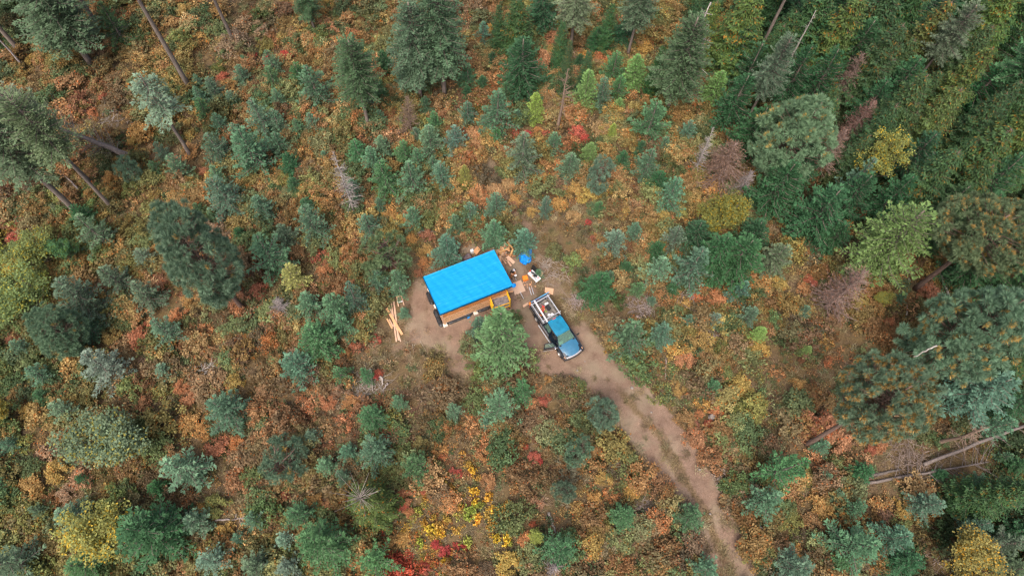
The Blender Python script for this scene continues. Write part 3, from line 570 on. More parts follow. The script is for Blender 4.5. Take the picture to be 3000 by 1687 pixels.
# plastic-wrapped material tucked along the base of the walls
def roll(name, p, q, r, seed, label, z=.12, m=None, flat=.55):
    rg = np.random.default_rng(seed); p = np.array(p, float); q = np.array(q, float); L_ = np.linalg.norm(q-p); n = max(6, int(L_/.09)); k = 14; b = MB(); secs = []; d = (q-p)/L_; sd = np.array([-d[1], d[0], 0])
    for i in range(n+1):
        tt = i/n; c = p+(q-p)*tt; e = min(1, 6*min(tt, 1-tt)+.35); rr = [r*e*(1+rg.normal(0, .13)) for _ in range(k)]
        secs.append([tuple(c+sd*math.cos(a*6.2832/k)*rr[a]+np.array([0, 0, 1])*(z+math.sin(a*6.2832/k)*rr[a]*flat)) for a in range(k)])
    b.loft(secs); o = b.build(name, m or M_BLKP, None, smooth=True); tag(o, label, 'plastic wrap'); return o
def CL(x, y, z=0): return np.array([E0[0]+ux[0]*x+uy[0]*y, E0[1]+ux[1]*x+uy[1]*y, z])
roll('plastic_roll', CL(x0+.35, y0+.0), CL(x0+2.7, y0+.02), .17, 1, 'black plastic stuffed under the front wall between two left blocks')
roll('plastic_roll', CL(x0+3.2, y0+.0), CL(x0+4.4, y0+.02), .18, 2, 'black plastic bundle under the front wall left of the yellow scaffold')
roll('plastic_roll', CL(x0-.22, y0-.1), CL(x0-.2, y0+1.65), .2, 3, 'mottled black plastic roll along the left wall nearest the front corner')
roll('plastic_roll', CL(x0-.2, y0+2.15), CL(x0-.15, y1-.3), .19, 4, 'mottled black plastic roll along the left wall towards the back corner')
tag(MB().box((0, 0, .06), (.28, .18, .12)).build('blue_pouch', M_TARP2, None, .02, loc=tuple(CL(x0+2.2, y0-.16)), rz=RZ+.2), 'small blue scrap of tarpaulin under the front wall left of a block', 'scrap')
KEEP += [(*CL(LEN/2+a, DEP/2)[:2], 2.6) for a in (-2.3, 0, 2.3)]
# ------------------------------------------------------------------ yellow rolling scaffold
PZ = 1.32; pc = [at(1436.7, 881, PZ), at(1486, 864.4, PZ), at(1495, 882.6, PZ), at(1442.7, 902.4, PZ)]; scc = sum(pc)/4; srz = math.atan2((pc[1]-pc[0])[1], (pc[1]-pc[0])[0]); SL = float(np.linalg.norm((pc[1]-pc[0]))); SW = .78
print('scaffold', SL, np.linalg.norm(pc[1]-pc[2]), srz, RZ)
sc_ = empty('rolling_scaffold', (scc[0], scc[1], 0), srz, 'yellow rolling scaffold against the cabin front, partly behind the larch', 'scaffold'); TH = 2.05
for sx in (-1, 1):
    b = MB(); X_ = sx*SL/2
    for sy in (-1, 1): b.bar((X_, sy*SW/2, .2), (X_, sy*SW/2, TH), .07)
    for k in range(13): b.bar((X_, -SW/2, .32+k*.14), (X_, SW/2, .32+k*.14), .05)
    b.build('end_frame', M_YEL, sc_, .008)
    for sy in (-1, 1):
        c_ = MB().tube([(X_, sy*SW/2-.03, .08), (X_, sy*SW/2+.03, .08)], .075, 14).build('caster', M_BLK, sc_); MB().bar((X_, sy*SW/2, .09), (X_, sy*SW/2, .22), .03).build('caster_fork', M_YEL, c_)
for sy in (-1, 1):
    MB().bar((-SL/2, sy*(SW/2+.01), PZ-.03), (SL/2, sy*(SW/2+.01), PZ-.03), .06, .08).build('side_rail', M_YEL, sc_, .006); MB().bar((-SL/2, sy*(SW/2+.01), .62), (SL/2, sy*(SW/2+.01), .62), .05, .07).build('side_rail', M_YEL, sc_, .006)
MB().box((0, 0, PZ), (SL-.08, SW-.05, .03)).build('deck', M_DECK, sc_); MB().box((0, 0, .66), (SL-.08, SW-.05, .03)).build('deck', M_DECK, sc_)
# ------------------------------------------------------------------ pickup truck
rw = at(1571, 940, 0); fw = at(1638, 1041, 0); TR = math.atan2(fw[1]-rw[1], fw[0]-rw[0]); WB = float(np.linalg.norm(fw-rw)); td = np.array([math.cos(TR), math.sin(TR), 0]); tn = np.array([-td[1], td[0], 0])
print('wheelbase', WB, TR); HW = .97
tc0 = (rw+fw)/2+tn*(HW-.05); WB = max(3.3, min(3.7, WB)); XF, XR = WB/2, -WB/2
trk = empty('pickup_truck', tuple(tc0), TR, 'dark blue pickup truck with its passenger door open and a metal rack over the bed', 'pickup truck')
KEEP += [(*(tc0+td*a)[:2], 1.6) for a in (-2, -.7, .7, 2)]
XN, XT = XF+.95, XR-1.12      # nose, tail
CAB0, CAB1 = XR+.98, XF-.42   # cab rear, cowl
def arch(xc, r=.44): return [(xc+r*math.cos(a), .42+r*math.sin(a)) for a in [math.pi*k/8 for k in range(9)]]
def side_prof(x0_, x1_, zt0, zt1, archs, zb=.42):
    pts = [(x0_, zb)]
    for xc in sorted(archs): pts += [(xc-.44, zb)]+arch(xc)[::-1][1:-1]+[(xc+.44, zb)]
    return pts+[(x1_, zb), (x1_, zt1), (x0_, zt0)]
nb = MB()   # front body
for sy in (-1, 1): nb.prism(side_prof(CAB1-.05, XN-.1, 1.07, .93, [XF]), sy*(HW-.08), sy*HW, 'y')
nb.loft([[(x, -w_, .45), (x, w_, .45), (x, w_, z_), (x, w_*.8, z_+.035), (x, -w_*.8, z_+.035), (x, -w_, z_)] for x, w_, z_ in ((CAB1-.05, HW-.1, 1.05), (XF+.3, HW-.1, 1.0), (XN-.12, HW-.14, .9))])
nb.build('front_body', M_DARKP, trk, .02)
hb = MB(); secs = []
for x, w_, z_ in ((CAB1+.02, .80, 1.12), (CAB1+.4, .80, 1.11), (XF+.3, .79, 1.07), (XN-.33, .76, 1.0), (XN-.14, .66, .93)):
    secs.append([(x-.10*(abs(yy)/w_)**2*(1 if x > XF else .7), yy, z_+.045-.09*(abs(yy)/w_)**3) for yy in np.linspace(-w_, w_, 9)]+[(x-.1*(abs(yy)/w_)**2*(1 if x > XF else .7), yy, z_-.06) for yy in np.linspace(w_, -w_, 9)])
hb.loft(secs).build('hood', M_PAINT, trk, smooth=False)
MB().loft([[(XN-.12-.12*(a/.95)**2, a, .5), (XN-.0-.14*(a/.95)**2, a, .52), (XN+.02-.14*(a/.95)**2, a, .7), (XN-.12-.12*(a/.95)**2, a, .74)] for a in np.linspace(-.97, .97, 9)]).build('front_bumper', M_BLK, trk, .01)
MB().loft([[(XN-.15-.12*(a/.9)**2, a, .75), (XN-.03-.12*(a/.9)**2, a, .76), (XN-.05-.12*(a/.9)**2, a, .93), (XN-.17-.12*(a/.9)**2, a, .96)] for a in np.linspace(-.72, .72, 7)]).build('grille', M_CHR, trk, .008)
for sy in (-1, 1): MB().loft([[(XN-.32-.1*q, sy*(.73+.2*q), .74), (XN-.1-.16*q, sy*(.73+.2*q), .75), (XN-.12-.16*q, sy*(.73+.2*q), .9), (XN-.33-.1*q, sy*(.73+.2*q), .93)] for q in (0, .5, 1)]).build('headlight', M_LAMP, trk, .01)
# cab lower
cl_ = MB()
cl_.prism([(CAB0, .42), (CAB1, .42), (CAB1, 1.08), (CAB0, 1.1)], HW-.08, HW-.01, 'y')
cl_.prism([(CAB0, .42), (CAB0+.95, .42), (CAB0+.95, 1.08), (CAB0, 1.1)], -HW+.01, -HW+.08, 'y'); cl_.box(((CAB0+CAB1)/2, -HW+.06, .46), (CAB1-CAB0, .12, .09)); cl_.box(((CAB0+CAB1)/2, 0, .46), (CAB1-CAB0, 1.8, .08)); cl_.box((CAB0+.03, 0, .78), (.06, 1.8, .64)); cl_.box((CAB1-.02, 0, .8), (.1, 1.8, .5))
cl_.build('cab_body', M_DARKP, trk, .015)
RT = 1.84; RX0, RX1 = CAB0+.16, CAB1-.62; RW = .66
rf = MB(); rf.loft([[(x, yy, z_+.05*(1-(yy/RW)**2)) for yy in np.linspace(-RW*k_, RW*k_, 7)]+[(x, yy, z_-.05) for yy in np.linspace(RW*k_, -RW*k_, 7)] for x, z_, k_ in ((RX0, RT-.02, .97), (RX0+.25, RT, 1), (RX1-.3, RT, 1), (RX1, RT-.05, .96))]); rf.build('cab_roof', M_ROOFP, trk, smooth=False)
pl = MB(); WBs = HW-.1
for sy in (-1, 1):
    pl.bar((CAB0+.05, sy*WBs, 1.06), (RX0+.03, sy*(RW-.02), RT-.04), .1, .08); pl.bar((CAB0+.92, sy*(WBs), 1.06), (CAB0+.95, sy*(RW), RT-.04), .09, .06); pl.bar((CAB1+.0, sy*(WBs-.04), 1.06), (RX1-.03, sy*(RW-.02), RT-.06), .07, .07); pl.bar((RX0, sy*(RW+.01), RT-.03), (RX1, sy*(RW+.01), RT-.05), .07, .06)
pl.bar((CAB0+.03, -WBs, 1.08), (CAB0+.03, WBs, 1.08), .06); pl.build('cab_pillar', M_DARKP, trk, .01)
def pane(pts, nm, mt_=None):
    c = MB(); P3 = [Vector(p) for p in pts]; nrm = (P3[1]-P3[0]).cross(P3[2]-P3[0]).normalized()*.006; n = len(P3); c.v = [tuple(p+nrm) for p in P3]+[tuple(p-nrm) for p in P3]; c.f = [list(range(n)), list(range(2*n-1, n-1, -1))]+[[i, (i+1) % n, n+(i+1) % n, n+i] for i in range(n)]; c.mi = [0]*len(c.f); return c.build(nm, mt_ or M_GLS, trk)
pane([(CAB1+.0, -WBs+.08, 1.11), (CAB1+.0, WBs-.08, 1.11), (RX1-.0, RW-.07, RT-.07), (RX1-.0, -RW+.07, RT-.07)], 'windshield')
pane([(CAB0+.04, WBs-.08, 1.12), (CAB0+.04, -WBs+.08, 1.12), (RX0+.0, -RW+.07, RT-.07), (RX0+.0, RW-.07, RT-.07)], 'rear_window')
pane([(CAB0+.12, WBs-.005, 1.12), (CAB1-.08, WBs-.03, 1.12), (RX1-.1, RW+.0, RT-.08), (RX0+.1, RW+.0, RT-.08)], 'side_window'); pane([(CAB0+.12, -WBs+.005, 1.12), (CAB0+.86, -WBs+.005, 1.12), (CAB0+.88, -RW, RT-.08), (RX0+.1, -RW, RT-.08)], 'side_window')
for sy in (-1, 1):
    s_ = MB().box((CAB1-.95, sy*.42, .72), (.52, .5, .2)).box((CAB1-1.22, sy*.42, 1.02), (.16, .5, .6), ry=-.2).build('seat', M_BLK, trk, .04)
MB().box((CAB1-.22, 0, 1.0), (.36, 1.6, .16)).build('dashboard', M_BLK, trk, .03)
for sy, dd in ((-1, (.3, .36)), (1, (.24, .3))): MB().box((CAB1-.13, sy*.46, 1.125), (dd[0], dd[1], .02), rz=sy*.3, ry=.25).box((CAB1-.16, sy*.46+.08, 1.15), (dd[0]*.7, dd[1]*.6, .015), rz=.8, ry=.2).build('dashboard_papers', M_PAP, trk)
MB().box((CAB1+.05, 0, 1.115), (.12, 1.5, .03)).build('wiper_cowl', M_BLK, trk)
# open passenger door, hinged at the cowl
dl = 1.12
def dpart(b, nm, mt_, bev=.01):
    o = b.build(nm, mt_, trk, bev); o.location = (CAB1-.1, -HW+.03, 0); o.rotation_euler = (0, 0, math.radians(70)); return o
d_ = MB().box((-dl/2, 0, .78), (dl, .1, .66)); d_.bar((-.02, 0, 1.1), (-.36, .13, 1.72), .06, .05); d_.bar((-.36, .13, 1.72), (-dl+.08, .15, 1.74), .06, .05); d_.bar((-dl+.08, .15, 1.74), (-dl+.04, 0, 1.1), .08, .05)
dor = dpart(d_, 'door', M_DARKP); DM = []
def dsub(b, nm, mt_, bev=.0):
    o = b.build(nm, mt_, dor, bev); return o
dsub(MB().quad((-.1, .005, 1.12), (-dl+.1, .005, 1.12), (-dl+.12, .14, 1.70), (-.38, .125, 1.69)), 'door_glass', M_GLS)
dsub(MB().box((-dl/2, .06, .74), (dl-.12, .04, .5)), 'door_card', M_GREY, .01); dsub(MB().box((-dl+.12, -.065, .98), (.16, .03, .04)), 'door_handle', M_BLK, .005); dsub(MB().box((-dl/2, -.055, .5), (dl, .02, .06)), 'door_molding', M_CHR)
for sy, ex in ((-1, 0), (1, 0)):
    if sy < 0: dsub(MB().box((-.16, -.17, 1.14), (.12, .24, .17)), 'mirror', M_CHR, .03)
    else: MB().bar((CAB1-.12, HW-.03, 1.12), (CAB1-.1, HW+.12, 1.14), .04).box((CAB1-.08, HW+.2, 1.16), (.1, .26, .18)).build('mirror', M_BLK, trk, .02)
# bed
bd = MB()
bd.prism(side_prof(XT, CAB0-.04, 1.1, 1.1, [XR]), HW-.07, HW, 'y'); bd.prism(side_prof(XT, CAB0-.04, 1.1, 1.1, [XR]), -HW+.07, -HW, 'y')
bd.box((CAB0-.07, 0, .84), (.06, 1.8, .52)); bd.build('bed_side', M_DARKP, trk, .015)
bi = MB().box(((XT+CAB0)/2, 0, .62), (CAB0-XT-.06, 1.76, .05))
for sy in (-1, 1): bi.box(((XT+CAB0)/2, sy*.83, .86), (CAB0-XT-.1, .09, .46)); bi.box((XR, sy*.68, .74), (.95, .22, .22))
bi.build('bed_liner', M_BED, trk, .01)
tg = MB().box((XT-.25, 0, .62), (.5, 1.56, .06)).build('tailgate', M_DARKP, trk, .012); MB().box((XT-.25, 0, .655), (.44, 1.4, .012)).build('tailgate_liner', M_BED, tg)
MB().box((XT-.06, 0, .47), (.18, 1.85, .16)).build('rear_bumper', M_CHR, trk, .02)
for sy in (-1, 1): MB().box((XT-.005, sy*(HW-.06), .88), (.05, .13, .36)).build('tail_light', M_TAIL, trk, .01)
MB().box((CAB0+.2, 0, RT+.02), (.06, .3, .04)).build('brake_light', M_TAIL, trk, .008)
for sy in (-1, 1): MB().bar((XR+.52, sy*(HW+.1), .38), (XF-.55, sy*(HW+.1), .38), .09, .05).build('side_step', M_ALU, trk, .015)
for xc in (XF, XR):
    for sy in (-1, 1):
        yo = sy*(HW-.02); w__ = MB().tube([(xc, sy*(HW-.26), .385), (xc, yo-.0*sy, .385), (xc, yo+.03*sy, .385)], [.385, .385, .33], 28).build('wheel', M_RUB, trk, smooth=False)
        MB().tube([(xc, yo+.0*sy, .385), (xc, yo+.045*sy, .385)], [.225, .2], 20).build('rim', M_ALU, w__); MB().tube([(xc, yo+.04*sy, .385), (xc, yo+.07*sy, .385)], [.07, .06], 12).build('hub_cap', M_CHR, w__)
        f_ = MB(); aa = [math.pi*k/10 for k in range(11)]; f_.loft([[(xc+r_*math.cos(a), sy*(HW+o_), .42+r_*math.sin(a)) for r_, o_ in ((.43, -.06), (.43, .07), (.48, .07), (.52, -.02))] for a in aa]); f_.build('wheel_flare', M_BLK, trk)
# rack
rk = MB(); RKZ = 1.42; ry_ = .82
for sy in (-1, 1):
    rk.bar((XT-.02, sy*ry_, RKZ), (CAB0-.02, sy*ry_, RKZ), .08, .06)
    for xx in (XT+.12, CAB0-.2): rk.bar((xx, sy*ry_, 1.08), (xx, sy*ry_, RKZ), .06, .06)
for xx in (XT+.12, CAB0-.22): rk.bar((xx, -ry_-.12, RKZ+.065), (xx, ry_+.14, RKZ+.065), .075, .06)
rk.build('bed_rack', M_ALU, trk, .008)
# things on and in the truck: each one of its own
def TW(x, y, z): p = tc0+td*x+tn*y; return (p[0], p[1], z)
def tput(o, label, cat, group=None): return tag(o, label, cat, group)
tput(MB().box((0, 0, 0), (2.9, .13, .05)).build('long_board', M_LUM2 if 0 else simple('pinkish_board', (.80, .70, .72), .6, var=.06), None, .006, loc=TW((XT+CAB0)/2+.3, -.52, RKZ+.125), rz=TR-.035), 'long pinkish white board lying lengthwise on the pickup rack', 'board')
lv_ = MB().box((0, 0, 0), (1.85, .06, .11)).build('spirit_level', simple('blue_level', (.12, .42, .72), .4, var=.3, scale=3), None, .006, loc=TW(XT-.28, .22, 1.25), rz=TR+math.pi/2+.02); tag(lv_, 'long blue and red spirit level resting across the open tailgate end', 'spirit level')
MB().box((-.5, -.032, 0), (.8, .012, .08)).build('red_stripe', M_RED, lv_)
lv_.location = TW(XT-.2, .22, 1.19)
tag(MB().box((0, 0, 0), (.16, 1.5, .5), ry=.1).build('tool_crate', simple('dark_crate', (.06, .08, .11), .6, var=.4, scale=5), None, .01, loc=TW(XT-.2, .1, .915), rz=TR), 'dark upright panel crate standing on the open tailgate', 'crate')
tag(MB().box((0, 0, .11), (.46, .34, .22)).box((0, 0, .235), (.4, .28, .03)).build('tool_box', M_BLK, None, .02, loc=TW(XT+.85, .43, .65), rz=TR+.12), 'closed black tool box in the middle of the pickup bed', 'tool box')
tb_ = MB().box((0, 0, .06), (.5, .42, .12)).build('open_tool_case', M_BLK, None, .02, loc=TW(XT+1.1, -.42, .65), rz=TR+.25); tag(tb_, 'open black case with orange and yellow drills in the bed', 'tool case')
MB().bar((-.18, -.12, .15), (.05, -.1, .15), .07).bar((.05, -.1, .15), (.1, -.02, .15), .05).build('drill', M_ORG, tb_, .01); MB().bar((-.1, .1, .15), (.15, .12, .15), .07).build('drill', simple('yellow_plastic', (.85, .6, .05), .4), tb_, .01)
for i, (xx, yy, r_) in enumerate(((XT+1.5, .08, .13), (XT+1.62, .33, .15))):
    b = MB().tube([(0, 0, 0), (0, 0, .26), (0, 0, .28), (0, 0, .3)], [r_*.85, r_, r_*1.04, r_*.98], 20).build('bucket', M_WHT, None, smooth=False, loc=TW(xx, yy, .65)); tag(b, 'round white bucket in the bed, '+('the one nearer the middle' if i == 0 else 'the one nearer the far rail'), 'bucket'); MB().tube([(0, 0, .3), (0, 0, .315)], r_*.9, 20).build('lid', M_WHT, b)
tag(MB().box((0, 0, .09), (.34, .16, .18)).build('white_box', M_WHT, None, .015, loc=TW(XT+.45, .5, .65), rz=TR+1.5), 'white carton near the tailgate end of the pickup bed', 'box')
ct = Tubes(); th = np.linspace(0, 14, 60); ct.add(np.stack([.2*np.cos(th)*(.6+.3*np.sin(th*.37)), .17*np.sin(th)*(.7+.3*np.cos(th*.6)), .03+.004*th], -1), .018, 5); co_ = link('extension_cord', ct.mesh('extension_cord', M_ORG)); co_.location = TW(XT+.7, -.02, .65); tag(co_, 'coiled orange extension cord on the bed floor', 'cord')
tag(MB().box((0, 0, .08), (.2, .14, .16)).bar((.05, 0, .16), (-.2, .05, .2), .05).build('red_drill', M_RED, None, .015, loc=TW(XT+.55, .12, .65), rz=TR+.7), 'small red power tool beside the orange cord', 'power tool')
tag(MB().box((0, 0, .08), (.2, .12, .16)).bar((.05, 0, .16), (-.2, .05, .2), .05).build('red_drill', M_RED, None, .015, loc=TW(XT+.86, -.12, .65), rz=TR-.7), 'small red power tool between the cord and the open case', 'power tool')
tag(crumple('work_glove', TW(XT+1.0, .08, .68), .12, .09, .07, 8, simple('green_cloth', (.25, .30, .08), .8), sub=3), 'crumpled green glove in the middle of the bed', 'glove')
tag(MB().box((0, 0, .05), (1.3, .12, .1)).build('dark_rail', M_GREY, None, .01, loc=TW(CAB0-.25, .1, .65), rz=TR+1.55), 'long grey tool rail against the cab end of the bed', 'rail')
tag(MB().tube([(0, 0, 0), (0, 0, .2)], [.12, .14], 14).build('red_bucket', M_ORG, None, loc=TW(XT-.25, -.72, .66)), 'small orange red container on the tailgate corner', 'container')
tag(MB().box((0, 0, .07), (.3, .2, .14)).build('dark_tool_bag', M_BLK, None, .03, loc=TW(XT+.12, -.62, .65), rz=TR+.4), 'black tool bag in the bed corner behind the orange red container', 'tool bag')
# ------------------------------------------------------------------ site things on the ground
def flat(name, c4, th, m, label, cat, z=.0, group=None):    # flat sheet through photo corners
    P4 = [at(*c, z) for c in c4]; b = MB(); b.prism([(p[0]-P4[0][0], p[1]-P4[0][1]) for p in P4], 0, th, 'z'); o = b.build(name, m, None, loc=(P4[0][0], P4[0][1], z)); c = sum(P4)/4; KEEP.append((c[0], c[1], float(np.linalg.norm(P4[0]-P4[2]))*.5+.3)); return tag(o, label, cat, group)
def stick(name, a, b, wd, th, m, label, cat, z=.0, group=None):
    p, q = at(*a, z), at(*b, z); L_ = float(np.linalg.norm(q-p)); o = MB().box((0, 0, th/2), (L_, wd, th)).build(name, m, None, .004, loc=tuple((p+q)/2), rz=math.atan2(q[1]-p[1], q[0]-p[0])); o.location.z = z; [KEEP.append((*(p+(q-p)*t_)[:2], .42)) for t_ in np.linspace(0, 1, max(1, int(L_/.6))+1)]; return tag(o, label, cat, group)
G = 'loose lumber beside the clearing'
stick('lumber_board', (1153.6, 883.5), (1168, 997), .15, .04, M_LUM2, 'long pale board, rightmost of the crossed lumber', 'board', .05, G)
stick('lumber_board', (1147, 889), (1161.4, 1001), .13, .04, M_LUM2, 'long pale board, middle of the crossed lumber', 'board', .09, G)
stick('lumber_board', (1140, 894.5), (1174, 1001), .11, .04, M_LUMG, 'thin dull board slanting under the crossed lumber', 'board', .04, G)
stick('lumber_board', (1132.4, 902.8), (1178.7, 980.1), .2, .05, M_LUM, 'thick orange board crossing on top of the lumber', 'board', .15, G)
stick('lumber_board', (1150, 935), (1169, 968), .16, .05, M_LUM, 'short orange board tucked beside the thick orange one', 'board', .1, G)
stick('lumber_board', (1133.8, 933.9), (1149, 962), .13, .05, M_LUM, 'short plank left of the lumber, the outer of two', 'board', .04, G)
stick('lumber_board', (1140.7, 935.3), (1151.8, 957), .11, .05, M_LUM2, 'short plank left of the lumber, the inner of two', 'board', .04, G)
# small wooden stool-like frame
fc = at(1173, 884); fz = pdir((1165, 872), (1171, 896)); fr_ = empty('sawhorse', (fc[0], fc[1], .0), fz, 'small pale wooden sawhorse lying at the brush edge above the lumber', 'sawhorse')
for sy in (-1, 1): MB().box((.0, sy*.22, .2), (.95, .09, .05), rz=sy*.06).build('leg', M_LUM2, fr_, .004)
MB().box((-.42, 0, .26), (.09, .5, .05)).build('crossbar', M_LUM, fr_, .004); MB().box((.1, 0, .24), (.1, .42, .05)).build('crossbar', M_WHT, fr_, .004)
for sy in (-1, 1):
    for xx in (-.35, .3): MB().bar((xx, sy*.22, .2), (xx*1.1, sy*.26, 0), .05).build('strut', M_LUMG, fr_)
KEEP.append((fc[0], fc[1], .8))
# sheets
flat('plywood_sheet', ((1502, 829), (1526, 820), (1540, 852), (1508, 865)), .018, M_OSBF, 'large pale plywood sheet flat on the ground right of the cabin', 'plywood sheet', .03)
flat('plywood_offcut', ((1484, 846), (1502, 838), (1508, 852), (1494, 858)), .018, M_OSBF, 'small pale plywood piece between cabin corner and large sheet', 'plywood sheet', .015)
flat('strand_board', ((1597, 841.5), (1622, 845.6), (1620, 863.5), (1595.5, 856.7)), .015, simple('pinkish_board_square', (.68, .39, .24), .8, var=.12, scale=30), 'square orange tan board lying behind the pickup tail', 'board', .03)
flat('short_board', ((1531, 895), (1552, 881.5), (1556.5, 886.5), (1534, 901)), .03, M_LUM2, 'short wide tan plank left of the pickup tail', 'board', .03)
flat('short_board', ((1488, 853.5), (1503, 851.5), (1503, 855.5), (1488, 858)), .04, M_LUM, 'thin orange timber poking out beside the scaffold top', 'board', .3)
GA = 'aluminium bars on the ground by the plywood'
for a, b, l in (((1550, 841.5), (1557, 864), 'leftmost of the paired aluminium bars'), ((1557.5, 842), (1563.5, 862), 'rightmost of the paired aluminium bars')):
    stick('metal_bar', a, b, .06, .05, M_ALU, l+' lying on the grey soil', 'metal bar', .05, GA)
stick('metal_bar', (1523.7, 855.5), (1534, 875.5), .05, .05, M_ALU, 'single aluminium bar just below the plywood sheet', 'metal bar', .06, GA)
stick('metal_bar', (1509, 814), (1513, 821), .05, .04, M_ALU, 'short silver bar above the plywood sheet', 'metal bar', .05, GA)
for i in range(16):    # wood chips
    a = (1548+rnd.gauss(0, 14), 833+rnd.gauss(0, 10)); l = .07+rnd.random()*.12; p = at(*a); o = MB().box((0, 0, .02), (l, .04+rnd.random()*.03, .03)).build('wood_chip', M_LUM2 if i % 2 else M_LUM, None, loc=tuple(p), rz=rnd.random()*3.1); tag(o, ('pale tan' if i % 2 else 'orange')+' small cut wood chip scattered on the soil near the aluminium bars', 'wood chip', 'wood chips scattered by the aluminium bars')
# scrap lumber pile
pc_ = at(1478, 748); KEEP.append((pc_[0], pc_[1], 1.3)); GP = 'offcuts heaped in the scrap lumber pile'
LP = [woodmat('reddish_lumber', (.46, .22, .11)), woodmat('tan_lumber', (.52, .33, .21)), woodmat('ochre_lumber', (.42, .24, .10)), woodmat('weathered_lumber', (.36, .27, .21))]
for i in range(46):
    r_ = abs(rnd.gauss(0, .5)); a = rnd.random()*6.28; x_, y_ = pc_[0]-.1+r_*math.cos(a)*1.15, pc_[1]+.15+r_*math.sin(a)*1.25; L_ = rnd.uniform(.3, 1.05); z_ = .05+max(0, .7-.55*r_)*rnd.random()
    o = MB().box((0, 0, 0), (L_, rnd.choice((.09, .14, .14, .2)), .04)).build('wood_offcut', LP[i % 4], None, loc=(x_, y_, z_+.05)); o.rotation_euler = (rnd.gauss(0, .45), rnd.gauss(0, .35), rnd.random()*3.14 if i % 3 else 1.9+rnd.gauss(0, .3)); tag(o, ('reddish', 'pale tan', 'ochre', 'grey weathered')[i % 4]+' short wood offcut in the heap beyond the cabin right end', 'wood offcut', GP)
for a, b, wd, l in (((1489, 762), (1506, 787), .26, 'broad tan board slanting out of the offcut heap'), ((1484, 757), (1497, 780), .18, 'narrower board left of the broad one in the offcut heap'), ((1478, 740), (1500, 765), .4, 'widest flat board on top of the offcut heap')): pass
stick('heap_board', (1486, 752), (1506.5, 771), .3, .04, M_LUM2, 'broad tan board slanting out of the right of the offcut heap', 'board', .3)
stick('heap_board', (1484.5, 761), (1497.5, 779.5), .17, .04, M_LUM2, 'narrow board pointing out of the bottom of the offcut heap', 'board', .2)
stick('heap_board', (1469, 754), (1483, 773), .1, .04, M_LUM2, 'thin pale board at the lower left of the offcut heap', 'board', .08)
# crumpled blue tarp
p = at(1538.5, 757); KEEP.append((p[0], p[1], .9)); tag(crumple('crumpled_tarpaulin', (p[0], p[1], .06), .52, .56, .45, 21, M_TARP2, None, peak=(.28, .55, .35), sub=5, fold=.42), 'crumpled bright blue tarpaulin heap in the brush beyond the cabin', 'tarpaulin')
# orange case
p = at(1538.6, 817); oc = empty('orange_case', (p[0], p[1], 0), .35, 'bright orange plastic case on the soil beside the white table', 'plastic case'); KEEP.append((p[0], p[1], .5))
MB().box((0, 0, .15), (.5, .46, .3), taper=.94).build('case_body', M_ORG, oc, .05); MB().box((0, 0, .315), (.44, .4, .03)).build('lid', M_ORG, oc, .012); MB().box((.04, -.235, .22), (.16, .03, .06)).build('handle', simple('dark_orange', (.6, .12, .02), .5), oc, .01)
# folding table with tools
TZ = .74; q4 = [at(1545.6, 800.9, TZ), at(1572, 826.7, TZ), at(1586, 815.0, TZ), at(1558.5, 790.5, TZ)]; tcn = sum(q4)/4; trz = math.atan2((q4[1]-q4[0])[1], (q4[1]-q4[0])[0]); tl_ = float(np.linalg.norm(q4[1]-q4[0])); tw_ = float(np.linalg.norm(q4[2]-q4[1])); print('table', tl_, tw_)
tb2 = empty('folding_table', (tcn[0], tcn[1], 0), trz, 'white folding table crowded with tools beside the brush', 'folding table'); KEEP.append((tcn[0], tcn[1], .8))
MB().box((0, 0, TZ-.02), (tl_, tw_, .045)).build('table_top', M_WHT, tb2, .015)
for sx in (-1, 1):
    for sy in (-1, 1): MB().bar((sx*(tl_/2-.12), sy*(tw_/2-.06), TZ-.04), (sx*(tl_/2-.18), sy*(tw_/2-.02), 0), .035).build('leg', M_GREY, tb2)
def TB(x, y, z=TZ): c_, s_ = math.cos(trz), math.sin(trz); return (tcn[0]+c_*x-s_*y, tcn[1]+s_*x+c_*y, z)
sw = empty('mitre_saw', TB(-.22, .03, TZ+.003), trz+.3, 'dark mitre saw with a red grip on the upper left of the table', 'mitre saw')
MB().box((0, 0, .04), (.42, .26, .07)).build('saw_base', M_GREY, sw, .01); MB().tube([(0, -.02, .2), (0, .03, .2)], .13, 20).build('blade_guard', M_BLK, sw); MB().bar((-.02, 0, .2), (-.24, .02, .3), .08).build('saw_handle', M_BLK, sw, .02); MB().tube([(-.24, .0, .3), (-.33, .02, .3)], .085, 14).build('motor', M_RED, sw, smooth=True)
tag(MB().box((0, 0, .09), (.34, .24, .18)).bar((-.1, 0, .2), (.1, 0, .2), .03).build('tool_bag', M_BLK, None, .03, loc=TB(.08, .03, TZ+.003), rz=trz+.5), 'black tool bag in the middle of the white table', 'tool bag')
cb_ = MB().box((0, 0, .06), (.3, .26, .12)).build('parts_box', simple('clear_box', (.6, .63, .68), .25), None, .01, loc=TB(.33, .05, TZ+.003), rz=trz); tag(cb_, 'pale grey parts box on the lower right of the table', 'parts box'); MB().box((.05, .02, .135), (.1, .09, .04)).build('red_insert', M_RED, cb_, .008)
tag(MB().box((0, 0, .02), (.3, .1, .03)).box((.1, .05, .02), (.12, .1, .035), rz=.6).build('hand_tools', M_GREY, None, .005, loc=TB(.22, -.15, TZ+.003), rz=trz+.3), 'scattered grey hand tools at the near side of the table', 'hand tools')
tag(MB().tube([(0, 0, 0), (0, 0, .12)], .05, 12).build('cup', M_WHT, None, loc=TB(-.26, -.16, TZ+.003)), 'small white cup at the near left of the table', 'cup')
tag(MB().box((0, 0, .03), (.12, .09, .06)).build('wood_block', M_LUM, None, .004, loc=TB(-.1, -.17, TZ+.003), rz=.4), 'small wood block at the near side of the table', 'wood block')
